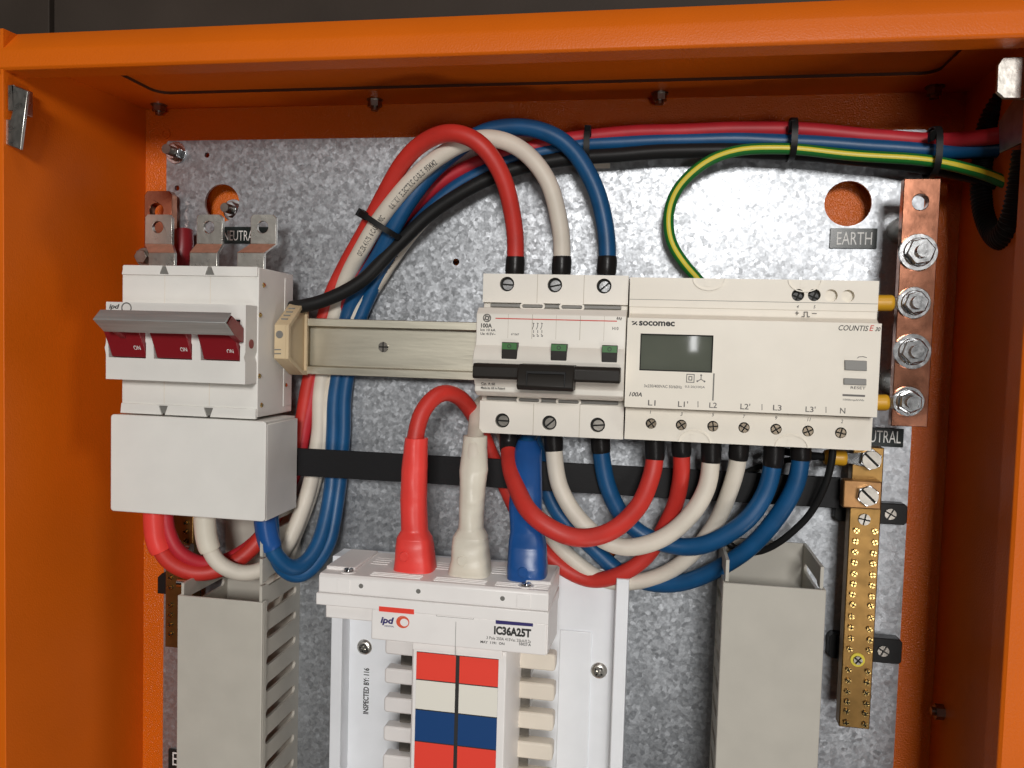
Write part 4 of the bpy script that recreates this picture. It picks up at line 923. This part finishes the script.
# ------------------------------------------------------------------ slotted wiring ducts
def duct(label, xl, xr, ytop, ylid, zf, pitch, low_left=False):
    t = thing('wiring_duct', label, 'wiring duct', ((xl + xr) / 2, -485, 0), 'grey slotted wiring ducts')
    b = B(); b.box(xl, xr, -485, ytop, .1, 1.8); part(b, 'base', M['duct'], t)
    for xs_, sg in ((xl, 1), (xr - 1.7, -1)):
        # comb wall: rounded slots with a narrow neck running out to the front edge
        b = B(); yt0 = ylid + 7 if (sg > 0 and low_left) else ytop; y_ = yt0 - pitch * .75; outline = [(-485, 1.8), (yt0, 1.8), (yt0, zf - 2)]
        while y_ > -476:
            sw_ = pitch * .17
            a = [(y_ + sw_ * math.cos(q_), 8.5 - sw_ * math.sin(q_)) for q_ in [math.pi * k / 8 for k in range(9)]]
            outline += [(y_ + .8, zf - 2), (y_ + .8, zf - 8), (y_ + sw_, zf - 11)] + a + [(y_ - sw_, zf - 11), (y_ - .8, zf - 8), (y_ - .8, zf - 2)]
            y_ -= pitch
        outline += [(-485, zf - 2)]
        b.prism_x(outline, xs_, xs_ + 1.7); part(b, 'slotted_wall', M['duct'], t)
    b = B(); b.box(xl - 1.3, xr + 1.3, -485, ylid, zf - 1.8, zf); b.box(xl - 1.3, xl - .05, -485, ylid, zf - 6.5, zf - 1.8); b.box(xr + .05, xr + 1.3, -485, ylid, zf - 6.5, zf - 1.8); part(b, 'cover', M['duct'], t, .5)
    return t
zf = 55.0
duct('left grey slotted wiring duct below the main switch', X(177.5, 600, zf) + 1.3, X(262.5, 600, zf) - 1.3, Y(303, 494, 0), Y(220, 599, zf), zf, 16.4, True)
duct('right grey slotted wiring duct below the energy meter', X(722.8, 590, zf) + 1.3, X(826.5, 590, zf) - 1.3, Y(775, 541, 0), Y(775, 586.5, zf), zf, 16.4)

# ------------------------------------------------------------------ busbar chassis
ZQ = 90.0
k_ = lambda y, z: Y(440, y, z)
ch = thing('busbar_chassis', 'white busbar chassis in its pan with striped phase stickers', 'busbar chassis', (*at(460, 760, 20), 3))
# pan
pz = 6.0
px0, px1 = X(331, 640, 22), X(627, 640, 24)
yp = Y(600, 569, pz)
b = B(); b.box(px0, px1, -485, yp, 3, pz); part(b, 'pan', M['pan'], ch, .4)
b = B(); xa = X(342, 640, 22); b.prism_y([(px0, pz - 3), (xa - 1, pz + .01), (xa, 20), (xa, 22), (px0, 22)], -485, Y(335, 556, 22)); part(b, 'pan_flange', M['pan'], ch, .5)
b = B(); xb = X(614.5, 640, 24); b.prism_y([(px1, pz - 3), (px1, 24), (xb, 24), (xb - .6, 18), (xb - .6, pz + .01)], -485, Y(620, 579, 24)); part(b, 'pan_flange', M['pan'], ch, .5)
rx0, rx1 = X(557.5, 660, 16), X(590, 660, 16); b = B(); b.box(rx0, rx1, -485, Y(575, 636, 16), pz, 7.4); part(b, 'raised_step', M['pan'], ch, 1.2, seg=3)
for p_ in ((364.5, 647, 'screw'), (599, 670.5, 'screw')):
    p = at(p_[0], p_[1], pz); inst(PANM, 'screw', ch, (p[0], p[1], pz), random.random() * 1.5)
lettering('INSPECTED BY: 116', (362.8, 668, 368.4, 714), pz, M['ink'], ch, vertical=True, bold=.03)
# top cover: sloping lid, lip and front skirt
tx0, tx1 = X(318.5, 583, ZQ), X(555, 603, ZQ)
tx1 = X(548.5, 600, ZQ)
yl1 = k_(584.5, ZQ); yl2 = k_(602.5, ZQ)
zb_ = 42.0
b = B(); b.prism_x([(yl1 + 1.2, zb_), (yl2, zb_), (yl2, ZQ), (yl1 - .6, ZQ), (yl1 + .6, ZQ - 1.5)], tx0, tx1); lid = part(b, 'top_cover', M['chassis'], ch, .6)
b = B(); b.box(tx0 - 1, tx1 + .4, k_(615, ZQ), yl2 - .15, zb_ + 2, ZQ + .8); part(b, 'cover_lip', M['chassis'], ch, .5)
b = B(); b.box(X(371.5, 620, ZQ), tx1 - .4, k_(645.5, ZQ), k_(614, ZQ), 60, ZQ + .4); part(b, 'front_skirt', M['chassis'], ch, .7)
b = B(); b.box(tx0 + 3, X(372, 620, ZQ), k_(628, ZQ - 3), k_(615.5, ZQ), 50, ZQ - 3); part(b, 'side_skirt', M['chassis'], ch, .7)
b = B(); b.prism_x([(k_(645, ZQ), ZQ - .5), (k_(614, ZQ), ZQ - .5), (k_(614, ZQ), 48), (k_(632, 60), 48)], tx1 - 1.8, tx1 + .2); part(b, 'side_skirt', M['chassis'], ch, .4)
# raised ribs, louvres and end block on the lid
yt_ = yl1 + .9
b = B(); b.box(tx0 + .5, tx0 + 17, yt_ - 1, yt_ + 1.6, ZQ - 47, ZQ - 9); part(b, 'raised_pad', M['chassis'], lid, .7)
b = B(); b.box(tx1 - 14, tx1 - .5, yt_ - 1, yt_ + 1.4, ZQ - 46, ZQ - 12); part(b, 'raised_pad', M['chassis'], lid, .7)
for px in (400, 462, 522):
    xc = X(px, 590, ZQ - 20); b = B()
    for r_ in range(4): b.box(xc - 19, xc - 9, yt_ - 1, yt_ + .3, ZQ - 38 + r_ * 4, ZQ - 36.6 + r_ * 4)
    for r_ in range(3): b.box(xc - 12, xc + 16, yt_ - 1, yt_ + .25, ZQ - 10 + r_ * 2.6, ZQ - 9.3 + r_ * 2.6)
    part(b, 'louvres', M['chassis'], lid, .2)
for px, py_ in ((361, 586), (418.3, 591.3), (502.5, 598.5)):
    p = at(px, py_, ZQ); b = B(); b.cyl((p[0], p[1], ZQ - .8), (0, 0, 1), 1.25, .9, 18); part(b, 'pin_hole', M['groove'], lid)
tops_ = B(); head_pieces(tops_, 2.6, 1.6, .7, True); tp_ = B(); tp_.v = [(v_[0], v_[2], -v_[1]) for v_ in tops_.v]; tp_.f = tops_.f; tp_.m = tops_.m; tops_ = tp_.mesh('lid_screw', [M['steel'], M['dark']])
for px, py_ in ((348.5, 573), (526, 591)):
    zs = ZQ - 7; inst(tops_, 'lid_screw', lid, (X(px, py_, zs), yt_ - .1, zs))
    xs_ = X(px, py_, zs); b = B(); b.cyl((xs_, yt_ - 1, zs), (0, 1, 0), 4.2, 1.25, 24); part(b, 'screw_seat', M['chassis'], lid, .2)
    b = B(); b.box(xs_ - 3.6, xs_ + 3.6, yl2 + 1, yl1 - 1.6, ZQ - .5, ZQ + .25); part(b, 'screw_recess', M['chassis'], lid, .2)
# printing on the skirt
zq = ZQ + .8
b = B(); quad(b, ((379, 606.2), (414, 609.4), (414, 614.4), (379, 611.2)), zq, .06); part(b, 'red_bar', M['sred'], ch)
b = B(); quad(b, ((495.7, 617), (533, 619.8), (533, 626.6), (495.7, 623.8)), ZQ + .4, .06); part(b, 'navy_bar', M['inkblue'], ch)
zs = ZQ + .4
lettering('ipd', (380.5, 616.4, 394, 625), zs, M['inkblue'], ch, 'logo', shear=.2, bold=.04)
lettering('INDUSTRIAL', (384.5, 625, 394, 626.6), zs, M['inkblue'], ch, bold=.02)
b = B(); p = at(402.8, 622, zs)
for k in range(3):
    o_ = .35 * k; b.prism([(p[0] + o_ * .8 + (3.6 - .35 * k) * math.cos(a), p[1] - o_ * .5 + (3.3 - .3 * k) * math.sin(a)) for a in [2 * math.pi * i / 40 for i in range(40)]], zs - .1, zs + .06 + .01 * k,
                         [[(p[0] + o_ * .8 + .25 + (3.05 - .4 * k) * math.cos(a), p[1] - o_ * .5 + .15 + (2.75 - .35 * k) * math.sin(a)) for a in [2 * math.pi * i / 40 for i in range(40)]]])
part(b, 'logo', M['inkor'], ch)
x0, y1 = at(436.3, 612, zs); x1, y0 = at(473.6, 617.5, zs); y0 -= 1.0
b = B(); b.prism([(x0, y0), (x1, y0), (x1, y1), (x0, y1)], zs - .1, zs + .06, [[(x0 + .18, y0 + .18), (x1 - .18, y0 + .18), (x1 - .18, y1 - .18), (x0 + .18, y1 - .18)]]); part(b, 'outline_mark', M['button'], ch)
lettering('IC36A25T', (494, 625.6, 531.2, 634.4), zs, M['ink'], ch, bold=.05)
lettering('3 Pole 250A 415Vac 25kA/0.2s', (486.5, 636, 531, 639), zs, M['inkgrey'], ch)
lettering('MAY  1191  ON', (480.5, 640.4, 504.5, 643), zs, M['ink'], ch, bold=.02)
lettering('55027-A', (519, 642.4, 531, 645.2), zs, M['ink'], ch, bold=.02)
# busbar cover with stickers
zv = 84.0
vx0, vx1 = X(410.8, 700, zv), X(505.5, 700, zv)
b = B(); b.prism_y([(vx0, 40), (vx0, zv - 1), (vx0 + 1, zv), (vx1 - .5, zv), (vx1, zv - .8), (vx1 + 2, zv - 14), (vx1 + 2, 40)], -485, k_(646, zv)); part(b, 'busbar_cover', M['chassis'], ch, .3)
b = B(); b.box(X(413.5, 650, zv), X(503, 650, zv), k_(650.5, zv), k_(643, zv), zv, zv + 2); part(b, 'cover_bead', M['chassis'], ch, .3)
cl, cm0, cm1, cr = X(415.6, 700, zv), X(455.0, 700, zv), X(458.6, 700, zv), X(497.6, 700, zv)
ys = [k_(653.5, zv), k_(681.5, zv), k_(711.5, zv), k_(743.5, zv)]; d_ = ys[2] - ys[1]; ys.append(ys[3] + d_); ys.append(ys[4] + d_)
for _ in range(5): ys.append(ys[-1] + d_)
b = B(); b.box(cl, cr, ys[-1], ys[0], zv - .1, zv + .1); part(b, 'sticker_backing', M['ink'], ch)
for i, mk in enumerate(('sred', 'swhite', 'sblue', 'sred', 'swhite', 'sblue', 'sred', 'swhite', 'sblue')):
    for xa_, xb_ in ((cl, cm0), (cm1, cr)):
        b = B(); b.box(xa_ + .05, xb_ - .05, ys[i + 1] + .3, ys[i] - .3, zv, zv + .2); part(b, 'phase_sticker', M[mk], ch)
b = B(); xv = (cm0 + cm1) / 2; b.box(xv - .12, xv + .12, k_(651, zv), k_(616, zv), zq - .6, zq - .25); part(b, 'mould_seam', M['button'], ch)
# insulating fingers both sides
zfL = 50.0
pit = 15.9
for side in (0, 1):
    y_ = Y(395, 647.5, zfL) if side == 0 else Y(535, 661.5, zfL); fh = 4.5 if side == 0 else 4.9
    for i in range(13):
        yc = y_ - i * (17.3 if side == 0 else 17.3)
        if side == 0: xa_, xb_ = X(384, 690, zfL), X(413, 690, zfL) + 3
        else: xa_, xb_ = X(519, 690, zfL) - 5, X(554.5, 690, zfL)
        pts = rrect(xa_, xb_, yc - fh, yc + fh, 1.9)
        b = B(); b.prism(pts, zfL - 9, zfL); part(b, 'finger', M['finger'] if side else M['chassis'], ch, 1.0)
        b = B(); xg = xb_ - 9 if side == 0 else xa_ + 7.5
        b.box(xg - 3.2, xg + 3.2, yc - 17.3 + fh + .8, yc - fh - .1, 24, zfL - 5); part(b, 'busbar_stub', M['dullsteel'], ch)
b = B(); b.box(X(411, 700, 50), X(519, 700, 46), -485, k_(646, zv) - 3, pz, 46); part(b, 'busbar_body', M['finger'], ch, .5)
